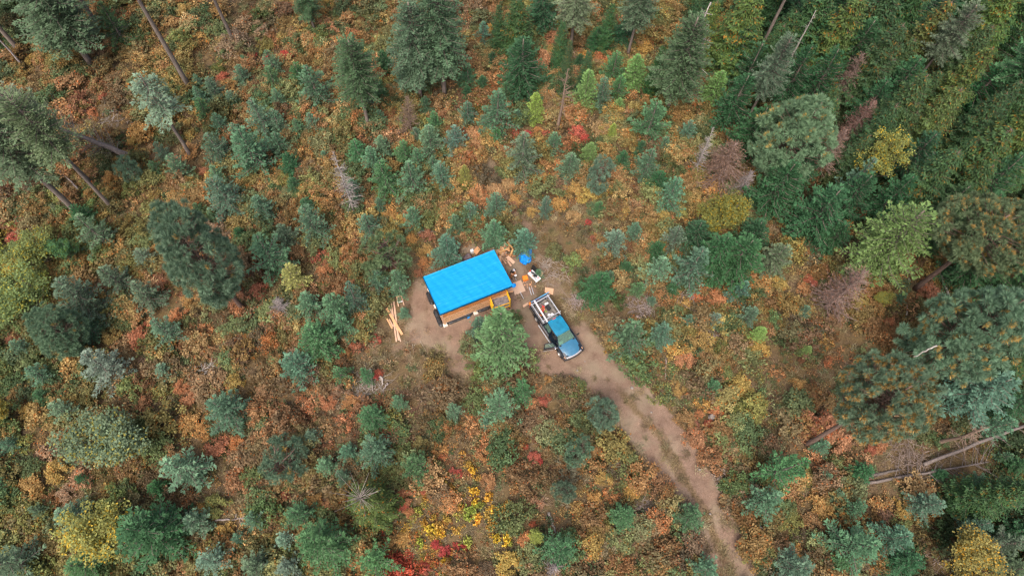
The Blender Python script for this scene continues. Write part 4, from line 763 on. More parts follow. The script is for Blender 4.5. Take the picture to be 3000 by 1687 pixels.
tag(MB().box((0, 0, .3), (.75, .04, .6), rx=-.35).build('black_case_lid', M_BLK, None, .01, loc=tuple(at(1566, 797, 0)[:2])+(.25,), rz=trz), 'dark upright panel leaning behind the white table', 'panel')
tag(MB().box((0, 0, .3), (.55, .04, .5), rx=-.5).build('leaning_board', M_LUM2, None, .01, loc=tuple(at(1581, 808, 0)[:2])+(.3,), rz=trz), 'tan board leaning behind the lower end of the white table', 'board')
# behind the cabin
flat('brown_board', ((1386, 737), (1399, 723), (1408, 733), (1396, 748)), .12, woodmat('brown_board', (.52, .27, .13)), 'brown boards stacked behind the cabin under the firs', 'board', .25)
tag(MB().box((0, 0, .2), (.32, .3, .4), taper=.9).build('white_bucket', simple('pale_bucket', (.6, .63, .66), .5), None, .03, loc=tuple(at(1383, 739)), rz=.4), 'pale grey pail behind the cabin beside the brown boards', 'pail')
roll('dark_log', at(1358, 764), at(1380, 750), .28, 9, 'dark wrapped bundle behind the cabin below the pale pail', .2, simple('purple_brown_wrap', (.16, .12, .13), .7, var=.3), .7)['category'] = 'bundle'
# ------------------------------------------------------------------ the builder
def person():
    fx = at(1501, 811); HD = math.atan2(-.8, .6)      # faces down-right
    root = empty('person', (fx[0], fx[1], 0), HD+math.pi/2*0, 'person in black shirt, brown work trousers and grey cap looking down at hands', 'person'); KEEP.append((fx[0], fx[1], .5))
    def skin(nm, vs, es, rad, m, par, root_i=0, sub=2):
        me = bpy.data.meshes.new(nm); me.from_pydata(vs, es, []); o = link(nm, me, par); md = o.modifiers.new('skin', 'SKIN'); me.materials.append(m); sv = me.skin_vertices[0].data if me.skin_vertices else None
        if sv is None:
            bpy.context.view_layer.objects.active = o
        for i, r_ in enumerate(rad): me.skin_vertices[0].data[i].radius = (r_, r_) if not isinstance(r_, tuple) else r_
        me.skin_vertices[0].data[root_i].use_root = True; s_ = o.modifiers.new('sub', 'SUBSURF'); s_.levels = sub; s_.render_levels = sub; md.use_smooth_shade = True; return o
    # +x forward, +y left
    V = [(0, 0, .95), (.02, 0, 1.15), (.06, 0, 1.36), (.09, 0, 1.47), (.13, 0, 1.55),                   # pelvis, waist, chest, neck base, neck
         (0, .1, .90), (.04, .12, .48), (-.01, .14, .09), (.0, -.1, .90), (.06, -.13, .5), (.05, -.15, .09),   # legs
         (.06, .19, 1.40), (.04, .25, 1.14), (.26, .15, 1.08), (.34, .10, 1.12), (.06, -.19, 1.40), (.04, -.25, 1.14), (.26, -.15, 1.06), (.34, -.09, 1.10), (.16, 0, 1.62), (.17, 0, 1.70)]
    Eg = [(0, 1), (1, 2), (2, 3), (3, 4), (0, 5), (5, 6), (6, 7), (0, 8), (8, 9), (9, 10), (2, 11), (11, 12), (12, 13), (13, 14), (2, 15), (15, 16), (16, 17), (17, 18), (4, 19), (19, 20)]
    rd_ = [.135, .13, .15, .07, .055, .09, .062, .045, .09, .062, .045, .065, .048, .036, .028, .065, .048, .036, .028, .085, .08]
    body = skin('body', V, Eg, rd_, M_SKIN, root)
    tv = [V[0], V[1], V[2], V[3], V[11], V[12], V[15], V[16]]; sh = skin('shirt', [(a, b, c) for a, b, c in tv], [(0, 1), (1, 2), (2, 3), (2, 4), (4, 5), (2, 6), (6, 7)], [.155, .15, .17, .085, .085, .07, .085, .07], M_SHIRT, root)
    tv = [V[0], V[5], V[6], V[7], V[8], V[9], V[10]]; skin('trousers', tv, [(0, 1), (1, 2), (2, 3), (0, 4), (4, 5), (5, 6)], [.16, .115, .09, .078, .115, .09, .078], M_DUCK, root)
    for i in (7, 10): x_, y_, _ = V[i]; MB().loft([[(x_-.1, y_-.045, 0), (x_-.1, y_+.045, 0), (x_-.1, y_+.035, .1), (x_-.1, y_-.035, .1)], [(x_+.03, y_-.05, 0), (x_+.03, y_+.05, 0), (x_+.03, y_+.04, .11), (x_+.03, y_-.04, .11)], [(x_+.17, y_-.05, 0), (x_+.17, y_+.05, 0), (x_+.17, y_+.035, .05), (x_+.17, y_-.035, .05)]]).build('boot', M_BOOT, root, .012)
    # face, ears, hair, cap
    hx, hz = .17, 1.66
    fc_ = MB().tube([(hx+.085, 0, hz-.02), (hx+.12, 0, hz-.035)], [.018, .01], 8).build('nose', M_SKIN, root, smooth=True)
    for sy in (-1, 1):
        MB().tube([(hx+.078, sy*.032, hz+.01), (hx+.088, sy*.032, hz+.01)], [.012, .008], 8).build('eye', M_BLK, root); MB().tube([(hx-.01, sy*.083, hz-.01), (hx-.015, sy*.098, hz-.005)], [.03, .022], 8).build('ear', M_SKIN, root, smooth=True)
    MB().box((hx+.083, 0, hz-.055), (.012, .045, .01)).build('mouth', simple('lip', (.4, .15, .12), .5), root)
    MB().tube([(hx-.02, 0, hz-.05), (hx-.025, 0, hz+.02), (hx-.02, 0, hz+.06)], [.07, .092, .088], 16).build('hair', simple('dark_hair', (.03, .02, .015), .7), root, smooth=True)
    cp = MB().tube([(hx-.01, 0, hz+.04), (hx-.01, 0, hz+.085), (hx-.01, 0, hz+.12), (hx-.01, 0, hz+.135)], [.1, .098, .07, .02], 18).build('cap', M_CAP, root, smooth=True); MB().prism([(hx+.06, -.075), (hx+.16, -.05), (hx+.18, 0), (hx+.16, .05), (hx+.06, .075)], hz+.045, hz+.057, 'z').build('cap_brim', M_CAP, cp)
    # hands with fingers closed on a white device
    for sy in (-1, 1):
        wx, wy, wz = V[14] if sy > 0 else V[18]; hv = [(wx, wy, wz), (wx+.045, wy-sy*.01, wz+.005), (wx+.08, wy-sy*.012, wz+.005)]; he = [(0, 1), (1, 2)]; hr = [.024, .03, .024]
        for k, (off, ln) in enumerate(((-.028, .026), (-.01, .03), (.01, .028), (.028, .022))):
            b0 = len(hv); hv += [(wx+.085+ln*.4, wy+off, wz+.008), (wx+.085+ln*1.2, wy+off-sy*.008, wz+.0), (wx+.08+ln*1.3, wy+off-sy*.02, wz-.022)]; he += [(2, b0), (b0, b0+1), (b0+1, b0+2)]; hr += [.0095, .009, .008]
        b0 = len(hv); hv += [(wx+.05, wy-sy*.04, wz+.02), (wx+.08, wy-sy*.052, wz+.03)]; he += [(1, b0), (b0, b0+1)]; hr += [.012, .009]
        skin('hand', hv, he, hr, M_SKIN, root, 0, 1)
    p_ = Vector((.46, 0, 1.115)); p_.rotate(Matrix.Rotation(HD, 3, 'Z')); tag(MB().box((0, 0, 0), (.17, .22, .03)).build('tape_measure', M_WHT, None, .01, loc=(fx[0]+p_.x, fx[1]+p_.y, 1.115), rz=HD), 'white tool held in both hands of the person', 'hand tool')
person()
M_STONE = simple('grey_stone', (.27, .24, .22), .9, var=.2)
# ------------------------------------------------------------------ tree shapes (one set of meshes per kind, copied with their own place, size and colour)
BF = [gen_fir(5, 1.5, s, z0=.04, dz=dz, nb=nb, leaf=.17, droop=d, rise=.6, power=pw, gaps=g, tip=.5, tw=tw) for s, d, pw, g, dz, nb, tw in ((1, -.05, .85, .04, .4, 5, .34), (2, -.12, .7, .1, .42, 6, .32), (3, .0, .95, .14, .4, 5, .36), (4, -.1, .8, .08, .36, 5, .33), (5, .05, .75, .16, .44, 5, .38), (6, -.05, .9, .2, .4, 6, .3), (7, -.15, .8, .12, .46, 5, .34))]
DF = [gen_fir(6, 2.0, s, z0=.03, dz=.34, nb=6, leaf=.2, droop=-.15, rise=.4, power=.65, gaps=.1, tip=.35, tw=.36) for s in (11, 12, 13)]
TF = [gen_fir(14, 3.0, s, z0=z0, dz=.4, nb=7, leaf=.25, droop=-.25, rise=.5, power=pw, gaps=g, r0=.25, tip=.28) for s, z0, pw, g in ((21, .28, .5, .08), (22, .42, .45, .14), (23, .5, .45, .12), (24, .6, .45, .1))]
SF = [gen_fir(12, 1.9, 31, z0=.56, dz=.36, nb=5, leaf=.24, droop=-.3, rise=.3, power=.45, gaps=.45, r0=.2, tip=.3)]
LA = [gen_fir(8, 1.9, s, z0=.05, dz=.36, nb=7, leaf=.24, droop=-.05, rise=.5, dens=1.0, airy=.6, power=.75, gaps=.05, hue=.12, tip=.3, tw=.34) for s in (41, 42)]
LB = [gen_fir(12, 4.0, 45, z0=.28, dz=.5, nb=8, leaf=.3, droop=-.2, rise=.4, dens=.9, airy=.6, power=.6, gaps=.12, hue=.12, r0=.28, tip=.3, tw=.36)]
CE = [gen_cedar(12, 2.6, 51), gen_cedar(12, 2.6, 52, gap=.12), gen_cedar(9, 2.7, 53, deadtop=True)]
PP = [gen_pine(13, 3.1, 61, 5.2, 430, .46, 100, .22, .35, .26), gen_pine(13, 3.1, 62, 5.4, 430, .46, 100, .03, .3, .26), gen_pine(14.6, 3.8, 63, 2.9, 380, .45, 100, .5, .1, .28)]
SP = [gen_pine(3.6, 1.45, 71, 1.6, 110, .28, 70, .02, .2, .06), gen_pine(3.6, 1.45, 72, 1.6, 100, .28, 70, .05, .1, .06)]
DE = [gen_decid(6, 2.5, s, 130, .17, .16, (1.9, 1.25, .5), nl=44) for s in (81, 82)]
SN = [gen_snag(9, 1.7, 91, 130, .08, 1.7, 8, (-.35, .3)), gen_snag(5, 1.5, 92, 150, .05, 1.5, 10), gen_snag(14, 1.7, 93, 44, .35, 2.0, 6), gen_snag(16, .8, 94, 16, .4, 1.2, 3, r0=.15)]
RD = [gen_snag(7, 1.7, 95, 190, .05, 1.3, 10, (-.4, .3), None, .3), gen_snag(9, 1.6, 96, 150, .1, 1.3, 8, (-.4, .2), None, 1.1)]
NX2 = lambda px, py: (NX-px, NY-py)
COLS = dict(bf=(.11, .205, .125), pale=(.155, .245, .165), df=(.05, .135, .06), mf=(.085, .19, .085), grey=(.125, .185, .115), tf=(.105, .165, .095), teal=(.11, .22, .155), lag=(.135, .235, .115), la=(.165, .30, .10), lal=(.27, .38, .13),
            ce=(.095, .165, .05), cey=(.10, .155, .055), ced=(.055, .13, .055), pp=(.175, .275, .18), ppd=(.14, .20, .11), yf=(.42, .38, .13), yg=(.26, .32, .085), sn=(.46, .43, .42), sng=(.42, .38, .39), snb=(.30, .22, .17), rd=(.25, .16, .12), dy=(.30, .28, .085), dyg=(.22, .28, .10), bush=(.21, .22, .055), pg=(.165, .235, .135))
ADJ = dict(bf='blue green', pale='pale silvery green', df='dark green', mf='mid green', grey='grey green', tf='grey green', teal='teal green', lag='light green', la='light green', lal='lime green', ce='green', cey='yellowish green', ced='dark green', pp='grey green', ppd='dull green', yf='pale yellow', yg='yellow green', sn='pale grey', sng='grey', snb='brown grey', rd='red brown', dy='golden yellow', dyg='yellow green', bush='olive yellow', pg='pale green')
BARK = dict(f=(.25, .21, .19), p=(.22, .15, .125), d=(.2, .17, .14), s=(.42, .39, .38), c=(.2, .14, .11))
KIND = {'B': (BF, 'fir_tree', 'fir', 'fir tree', 'f'), 'D': (DF, 'fir_tree', 'bushy fir', 'fir tree', 'f'), 'T': (TF, 'fir_tree', 'tall fir', 'fir tree', 'f'), 'S': (SF, 'fir_tree', 'thin sparse fir', 'fir tree', 'f'), 'L': (LA, 'larch_tree', 'feathery larch', 'larch tree', 'f'), 'M': (LB, 'larch_tree', 'tall larch', 'larch tree', 'f'),
        'C': (CE[:2], 'cedar_tree', 'drooping cedar', 'cedar tree', 'c'), 'X': (CE[2:], 'cedar_tree', 'dead topped cedar', 'cedar tree', 'c'), 'P': (PP[:1], 'pine_tree', 'tufted pine', 'pine tree', 'p'), 'Q': (PP[1:2], 'pine_tree', 'puffy pine', 'pine tree', 'p'), 'O': (PP[2:], 'pine_tree', 'orange flecked pine', 'pine tree', 'p'),
        'p': (SP, 'pine_tree', 'round young pine', 'pine tree', 'p'), 'A': (DE, 'maple_tree', 'leafy maple', 'maple tree', 'd'), 'Z': (SN[:1], 'dead_tree', 'leafless tree', 'dead tree', 's'), 'z': (SN[1:2], 'dead_tree', 'twiggy leafless tree', 'dead tree', 's'), 'Y': (SN[2:3], 'dead_tree', 'bare standing snag', 'dead tree', 's'), 'y': (SN[3:], 'dead_tree', 'bare thin pole of a dead tree', 'dead tree', 's'), 'R': (RD, 'dead_tree', 'dry dead conifer', 'dead tree', 's')}
GRP = {'fir_tree': 'firs growing round the clearing', 'larch_tree': 'larches among the firs', 'cedar_tree': 'cedars of the dark stand at upper right', 'pine_tree': 'pines among the brush', 'maple_tree': 'maples turning yellow', 'dead_tree': 'dead trees standing in the brush'}
ITEMS = []; NVAR = {}
def add_tree(k, cx, cy, wpx, h=None, hp=None, col='bf', base=None, vi=None, label=None, barkc=None, rot=None):
    var, name, knd, cat, bk = KIND[k]; NVAR[k] = NVAR.get(k, -1)+1; v = var[(NVAR[k] if vi is None else vi) % len(var)]
    if base is not None:
        b = at(*base); r = wpx/2/ppm(cx, cy, h*.6)
    else:
        th = max(.22, math.hypot(cx-NX, cy-NY)/F*.93); p0 = ppm(cx, cy, 1.5); D = wpx/p0
        if h is None: h = min(3.0*D, max(1.75*D, ((hp or wpx*1.2)-.5*wpx)/(p0*th))); h = max(h, 1.1)
        b = at(cx, cy, h*(.42 if k in 'BDLRpzAX' else .5)); r = wpx/2/ppm(cx, cy, h*.45)
    b = (float(b[0]), float(b[1]), float(gz(b[0], b[1]))-.04); s = r/v['r']*(1.36 if k in 'BD' else 1.2 if k in 'RzLC' else 1.06); sz = h/v['h']
    e = empty(name, b, rot if rot is not None else rnd.random()*6.28); e.scale = (s, s, sz); e.rotation_euler.x = rnd.gauss(0, .02); e.rotation_euler.y = rnd.gauss(0, .02)
    c = COLS[col]; jt = [rnd.gauss(1, .05) for _ in range(3)]; lum = rnd.uniform(.88, 1.14); c = tuple(min(.9, c[i]*jt[i]*lum) for i in range(3)); bc = BARK[bk]
    if bk == 's': bc = COLS[col] if k != 'R' else (.36, .27, .24)
    if barkc: bc = barkc
    ts = link('trunk', v['trunk'], e, bc); f = s/sz if k in 'TSMPQOY' else 1
    if v.get('branches'): link('dead_branches' if k == 'X' else 'branches', v['branches'], e, (.42, .38, .36) if k == 'X' else bc)
    if v['crown']: link('crown', v['crown'], e, c)
    dsc = 'small' if wpx < 62 else 'medium' if wpx < 95 else 'big'; 
    if k in 'TSPQOMYyC': dsc = 'tall' if k in 'yY' else ''
    if k in 'TM': dsc = ''
    desc = ' '.join((dsc+' '+ADJ[col]+' '+knd).split()); tag(e, label, cat, GRP[name]); ITEMS.append([e, desc, cx, cy, label])
    return e
T = add_tree
# --- prominent trees, each with its own label
T('M', 2600, 700, 250, h=11.5, base=(2508, 818), col='la', label='big light green larch leaning at right with a bare dark trunk showing')
T('P', 2335, 322, 190, h=12.3, base=(2233, 524), col='pp', label='tall tufted pine with orange flecks, its trunk base in brush at upper right')
T('Q', 600, 722, 172, h=15, base=(712, 903), col='pp', label='large puffy blue green pine on the left with grey trunk showing below')
T('O', 2575, 1100, 215, h=16.6, base=(2362, 1300), col='pp', label='broad pine with orange needle tufts at lower right, dark trunk to its lower left')
T('P', 2840, 985, 225, h=15.2, base=(2672, 1072), col='pp', label='largest puffy pine at the right, behind the orange tufted one')
T('O', 2925, 650, 225, h=13, base=(2678, 850), col='ppd', label='brownish green pine at the right edge above a thick leaning trunk')
T('L', 1462, 975, 168, h=10.8, base=(1464, 1052), col='lag', label='feathery light green larch right in front of the cabin and scaffold', rot=.5)
T('B', 1402, 962, 62, h=4.4, col='bf', label='blue green fir tucked against the left side of the larch before the cabin')
T('Z', 1022, 510, 85, h=9.5, base=(1040, 625), col='sn', label='tall pale bare snag left of the middle, above the cabin')
T('z', 826, 905, 72, h=3.4, col='sng', label='small grey twiggy leafless tree left of the lumber')
T('B', 862, 815, 68, h=4.0, col='yf', label='pale yellow young conifer, the only one, left of the cabin')
T('A', 350, 1290, 225, h=7, col='pg', label='large pale green round tree with yellow flecks at lower left')
T('A', 300, 1545, 195, h=6, col='dy', label='golden yellow maple at the lower left corner')
T('A', 2815, 1635, 175, h=6, col='dy', label='golden maple at the lower right corner')
T('A', 95, 755, 140, h=5.5, col='dyg', label='yellow green maple at the left edge, the upper of two')
T('A', 75, 890, 165, h=5.5, col='dyg', label='yellow green maple at the left edge, the lower of two')
T('A', 200, 745, 72, h=4.5, col='mf', label='bright green leafy maple just right of the left edge maples')
T('A', 2116, 631, 150, h=5.5, col='bush', label='olive yellow round tree above the dark fir cluster on the right')
T('A', 2565, 492, 125, h=8, col='yg', label='yellow green leafy tree inside the dark stand at upper right')
T('A', 2575, 882, 52, h=2, col='yg', label='low yellow green bush tree below the big leaning larch')
T('A', 6, 1215, 70, h=4, col='dy', label='small golden maple cut by the left edge')
T('X', 1087, 1475, 165, h=8.5, col='ce', label='ragged cedar with spiky grey dead top near the lower edge')
T('R', 2440, 812, 130, h=7, base=(2413, 905), col='rd', label='orange brown dead conifer left of the big leaning larch')
T('R', 2122, 488, 128, h=6.5, col='rd', label='large purplish brown dead conifer right of the middle at top')
T('Z', 2082, 430, 62, h=7, base=(2035, 505), col='sn', label='pale bare snag touching the purplish dead conifer')
T('z', 1192, 315, 72, h=6, base=(1207, 398), col='snb', label='brown twiggy dead conifer below the tall firs at top centre')
# --- tall firs with bare trunks
for bx, by, cx, cy, w_, h, col, l in ((562, 268, 300, -150, 200, 24, 'tf', 'tall fir whose long bare dark trunk crosses the upper left'), (692, 138, 600, -100, 150, 19, 'tf', 'tall fir at the top edge, trunk base beside a straw patch'), (292, 84, 200, -60, 170, 17, 'tf', 'tall fir at the top edge left of the long bare trunk'),
        (268, 192, 100, 60, 230, 13, 'tf', 'dark tall fir filling the upper left corner'), (62, 155, -60, 20, 200, 15, 'tf', 'tall fir cut by the upper left corner with thick trunk'), (240, 637, 60, 400, 230, 15.5, 'pg', 'large grey green fir at the left edge with lowest trunk'), (341, 621, 130, 330, 170, 15.5, 'pg', 'large grey green fir at the left edge with double trunk'), (275, 545, 60, 300, 170, 13, 'pg', 'grey green fir at the left edge behind the double trunk'),
        (1083, 382, 1015, 150, 150, 11.8, 'tf', 'tall fir with curved bare trunk, left of the top centre pair'), (1235, 298, 1205, 90, 165, 13, 'tf', 'left one of the tall pair of firs at top centre'), (1303, 288, 1290, 60, 185, 15.5, 'tf', 'right one of the tall pair of firs at top centre'),
        (925, 97, 893, 10, 90, 9, 'mf', 'green fir cut by the top edge left of centre'), (1670, 158, 1715, -10, 130, 11, 'pg', 'fir at the top edge with slim leaning bare trunk, left of two'), (1838, 166, 1870, -20, 120, 11, 'tf', 'fir at the top edge with slim leaning bare trunk, right of two'),
        (2212, 178, 2330, -80, 150, 16, 'tf', 'tall fir at top right with long dark trunk'), (1950, 330, 1990, 160, 175, 12, 'tf', 'big fir with dead spiky top branches right of top centre'), (2850, 352, 2965, 190, 150, 12, 'mf', 'tall fir at right edge with purplish trunk in the stand')):
    T('T', cx, cy, w_, h=h, base=(bx, by), col=col, label=l, vi={562: 3, 692: 3, 292: 3, 268: 0, 62: 2, 240: 2, 341: 3, 275: 3, 1083: 1, 1235: 0, 1303: 0, 925: 0, 1670: 1, 1838: 1, 2212: 3, 1950: 0, 2850: 2}[bx])
T('S', 400, 260, 130, h=11.5, base=(565, 468), col='pale', label='thin sparse pale fir leaning over the left brush on slender trunk')
T('y', 30, 150, 40, h=10, base=(68, 190), col='sng', label='thin bare dead pole in the upper left corner')
T('Y', 1655, 80, 90, h=10, base=(1640, 150), col='sn', label='pale bare snag with crooked limbs at top right of centre')
T('Y', 1990, 40, 120, h=13, base=(1965, 300), col='sn', label='spiky pale dead top beside the big fir at top')
T('y', 2310, 180, 50, h=9, base=(2285, 228), col='sn', label='thin pale pole above the tall tufted pine')
T('Y', 2547, 235, 90, h=9, base=(2510, 300), col='sn', label='whitish bare snag in the dark stand above red brown conifers')
T('Y', 1637, 300, 80, h=8.5, base=(1632, 388), col='snb', label='grey topped snag on a brown trunk left of the bright larches')
T('Y', 2730, 1235, 100, h=6, base=(2745, 1300), col='snb', label='bare branching tree above the fallen trunk at lower right')
T('y', 2590, 1380, 30, h=4, base=(2517, 1410), col='snb', label='short bare stub beside the fallen trunks at lower right')
T('z', 2180, 535, 70, h=4, col='sng', label='small grey twiggy dead tree right below the purplish conifer')
T('z', 1620, 1665, 72, h=2.6, col='sng', label='small grey twiggy dead bush at the bottom edge left of track')
T('R', 2478, 250, 78, h=7, col='rd', label='red brown dead conifer, uppermost of three right of the tufted pine')
T('R', 2497, 380, 78, h=7, col='rd', label='red brown dead conifer, middle of three right of the tufted pine')
T('R', 2425, 462, 85, h=7, col='rd', label='red brown dead conifer, lowest of three right of the tufted pine')
# --- the many others: kind, x, y, width, height in the photo, colour
for s_ in '''B 340 88 88 108 mf|B 712 232 50 82 bf|B 722 187 32 42 mf|B 798 190 60 62 bf|B 805 245 58 90 mf|B 582 246 36 38 bf|B 628 266 52 54 bf|B 592 290 50 50 bf|B 602 328 55 75 mf|B 685 300 42 62 bf|B 767 352 88 112 bf|B 650 372 55 55 bf|B 925 262 100 135 bf|B 880 230 62 90 df|B 920 368 52 72 bf|B 740 455 118 150 bf|B 642 447 82 118 bf|B 700 400 62 62 bf|p 387 512 68 78 pp|B 480 452 42 52 bf|B 466 505 45 56 mf|B 662 582 98 125 bf|B 640 520 60 72 bf|D 866 552 42 40 df|B 772 612 66 62 bf|B 920 662 92 150 bf|B 790 750 122 108 bf|D 250 640 62 70 df|B 286 692 95 105 grey|B 345 822 88 125 grey|B 432 762 60 62 grey|B 425 868 85 88 grey|B 243 880 122 105 grey|Q 182 978 125 130 pale|B 268 968 60 60 bf|B 490 972 88 72 bf|B 305 1077 112 118 pale|B 122 1100 72 62 bf|B 486 1088 52 45 pale|B 905 900 85 118 bf|B 988 915 95 130 bf|D 932 1005 108 128 mf|B 880 1082 100 112 bf|B 1040 880 70 130 bf|B 190 1207 75 75 pale|D 130 1165 48 52 df|B 548 1375 122 105 pale|B 670 1207 108 100 bf|p 832 1360 128 140 pp|B 913 1283 50 46 pale|D 462 1430 48 52 df|D 455 1565 165 185 df|B 222 1510 88 68 pale|B 582 1530 78 68 pale|B 752 1526 66 66 bf|B 880 1510 88 92 mf|B 845 1582 66 68 pale|D 950 1600 130 150 mf|B 632 1642 86 80 pale|B 850 1662 78 60 pale|B 757 1655 88 70 grey|B 702 1580 44 44 bf|B 52 1650 130 90 grey|D 258 1655 92 80 mf|B 8 1420 50 80 mf|
D 1125 190 52 74 df|D 1112 275 55 82 df|B 1085 297 55 74 bf|B 1115 348 38 44 bf|B 1415 112 55 92 teal|C 1515 95 95 190 ced|D 1532 215 118 128 df|D 1590 40 88 82 df|D 1748 118 52 66 df|D 1830 92 62 76 df|C 1660 215 42 130 ced|D 1697 188 36 46 df|L 1712 285 76 152 la|B 1762 295 62 130 bf|B 1797 202 66 112 mf|L 1862 220 72 128 la|L 1808 326 42 66 la|B 1370 340 60 70 bf|B 1455 335 96 110 bf|B 1517 350 38 50 bf|L 1566 326 60 116 yg|B 1246 310 40 52 bf|B 1276 360 55 82 mf|B 1262 422 80 104 bf|B 1333 416 70 106 teal|B 1455 402 42 60 mf|B 1530 460 105 122 grey|B 1622 430 62 92 bf|B 1050 455 58 78 mf|B 1097 477 70 102 bf|B 1122 430 52 54 bf|B 1186 450 62 84 mf|B 1226 470 62 92 bf|B 1210 535 92 106 bf|B 1130 528 90 84 mf|B 1296 522 68 90 bf|B 1268 488 44 62 bf|L 1360 522 46 92 yg|B 1666 490 70 92 bf|L 1726 458 56 88 la|p 1752 525 86 98 pp|B 1905 370 100 122 mf|B 1893 492 80 92 bf|D 1820 480 46 80 df|L 1790 395 32 62 yg|B 1967 568 84 102 bf|B 2170 30 70 90 df|B 1180 250 50 60 bf|L 2095 265 82 122 la|T 2245 240 105 150 grey|
C 2170 100 130 250 ce|C 2440 115 130 210 cey|C 2545 80 150 200 ced|C 2700 130 115 260 cey|T 2755 150 115 230 grey|C 2890 80 110 240 ce|C 2800 250 100 250 cey|C 2725 370 110 220 cey|C 2620 330 120 200 ced|C 2960 420 130 220 ce|C 2850 480 140 220 ced|C 2560 190 110 200 ced|C 2370 60 120 200 ced|C 2640 60 120 200 ced|C 2990 260 110 220 ced|C 2700 540 120 190 ced|B 2500 540 90 100 teal|B 2380 160 100 130 df|C 2980 30 120 200 ced|C 2060 120 80 160 ce|D 2150 310 100 130 df|D 2200 400 110 140 df|B 2190 220 90 120 df|D 2270 565 130 120 df|D 2390 635 148 170 df|D 2482 592 112 132 df|D 2600 590 95 115 df|D 2340 500 100 100 df|D 2760 620 120 130 ced|D 2660 470 110 130 df|C 2820 560 110 170 ced|D 2440 700 80 80 df|D 2720 700 90 90 ced|D 2850 790 120 110 ced|D 2950 860 120 120 ced|
D 2040 700 92 100 df|D 2100 748 118 128 df|D 2162 762 132 150 df|B 1975 702 80 92 grey|B 1926 790 80 102 pale|B 2026 785 118 128 bf|D 2205 690 90 80 df|D 1920 740 60 50 df|D 1970 850 40 40 df|B 2272 758 86 92 grey|B 2170 850 62 62 teal|B 2195 925 58 80 bf|B 2093 938 50 62 pale|B 2018 937 38 40 bf|L 2227 978 52 56 lal|L 2360 1027 36 42 lal|B 2347 917 42 44 bf|B 2632 878 40 44 bf|B 1910 880 26 30 bf|B 1860 685 58 82 bf|B 1797 713 74 86 pale|B 1755 612 36 42 mf|D 1752 850 88 86 df|B 1782 812 40 40 bf|D 1830 790 46 50 df|B 1868 846 44 40 mf|B 1842 998 112 122 bf|B 1937 978 66 78 bf|B 2085 1135 60 40 mf|B 2030 935 30 30 bf|
B 1452 608 66 78 bf|B 1380 625 56 72 pale|B 1213 640 62 86 bf|B 1336 662 58 74 bf|B 1447 687 72 90 bf|B 1313 735 88 108 bf|B 1533 706 70 72 bf|B 1598 612 42 76 bf|B 1082 665 76 104 bf|p 1142 760 130 150 ppd|B 1168 830 66 96 bf|B 1110 830 72 80 bf|B 1577 803 28 24 bf|B 1184 916 34 30 bf|B 1010 960 70 90 bf|B 1620 500 20 20 bf|B 2395 1440 20 20 bf|
D 1093 1228 76 88 mf|B 1170 1182 46 62 bf|B 1330 1205 50 66 bf|B 1462 1195 100 108 bf|B 1531 1150 70 82 mf|p 1768 1216 104 100 pp|p 1698 1325 80 90 pp|p 1650 1440 72 74 pp|B 1105 1327 98 96 bf|B 1022 1332 58 66 bf|B 1008 1400 46 80 bf|B 1222 1373 80 82 mf|B 1108 1640 108 102 mf|B 1637 1608 100 118 mf|L 1570 1570 46 52 yg|D 1825 1515 68 72 mf|B 2022 1515 86 78 mf|B 1425 1240 30 24 bf|
B 2290 1375 105 200 mf|B 2237 1470 105 120 bf|B 2402 1310 50 46 bf|B 2415 1400 48 38 bf|B 2447 1452 46 46 bf|B 2495 1490 70 62 bf|B 2705 1480 80 52 bf|B 2500 1602 138 150 bf|B 2602 1580 108 100 bf|B 2322 1668 110 64 bf|B 2065 1668 86 62 bf|D 2640 1645 90 70 df|D 2448 1648 60 60 mf|C 2905 1450 110 120 ced|D 2975 1370 60 70 mf|B 2920 1250 80 70 bf|D 2965 1450 90 120 df|B 2930 1595 105 95 grey|B 2850 1545 80 60 bf|B 2965 1665 90 70 grey|D 2870 1150 150 100 teal|D 2965 1190 90 110 df|B 2830 1440 70 50 teal|D 2970 1560 80 80 df|C 2950 1080 110 150 ced|B 960 1370 60 40 bf|B 1000 1100 60 70 mf|B 1075 1100 40 60 mf'''.replace('\n', '').split('|'):
    a = s_.split()
    if len(a) == 6:
        k, x_, y_, w_, hp_, col = a; x_, y_, w_, hp_ = map(float, (x_, y_, w_, hp_)); hh = None
        if k == 'C': hh = 10.8 if x_ > 2000 and hp_ > 180 else 9 if x_ > 2000 else 8; w_ *= 1.22
        if k == 'T': hh = 12
        if k == 'Q': hh = 7
        if x_ > 2130 and y_ < 720 and k in 'DB' and hp_ > 95: hh = 7.5
        if w_ <= 22: continue
        T(k, x_, y_, w_, h=hh, hp=hp_, col=col)
_q = random.Random(5); _pl = [(i_[2], i_[3]) for i_ in ITEMS]; _n = 0
for _t in range(600):       # more trees deep in the dark stand
    x_ = _q.uniform(2080, 3090); y_ = _q.uniform(-60, 760)
    if y_ > 250+(x_-2150)*.62 or min(math.hypot(x_-a, y_-b) for a, b in _pl) < 62 or (x_ < 2260 and y_ > 200): continue
    _pl.append((x_, y_)); _n += 1; k = _q.choice('DCCDC'); T(k, x_, y_, _q.uniform(85, 120), h=_q.uniform(6, 9.5), col={'D': 'df', 'C': 'ced', 'B': 'tf'}[k])
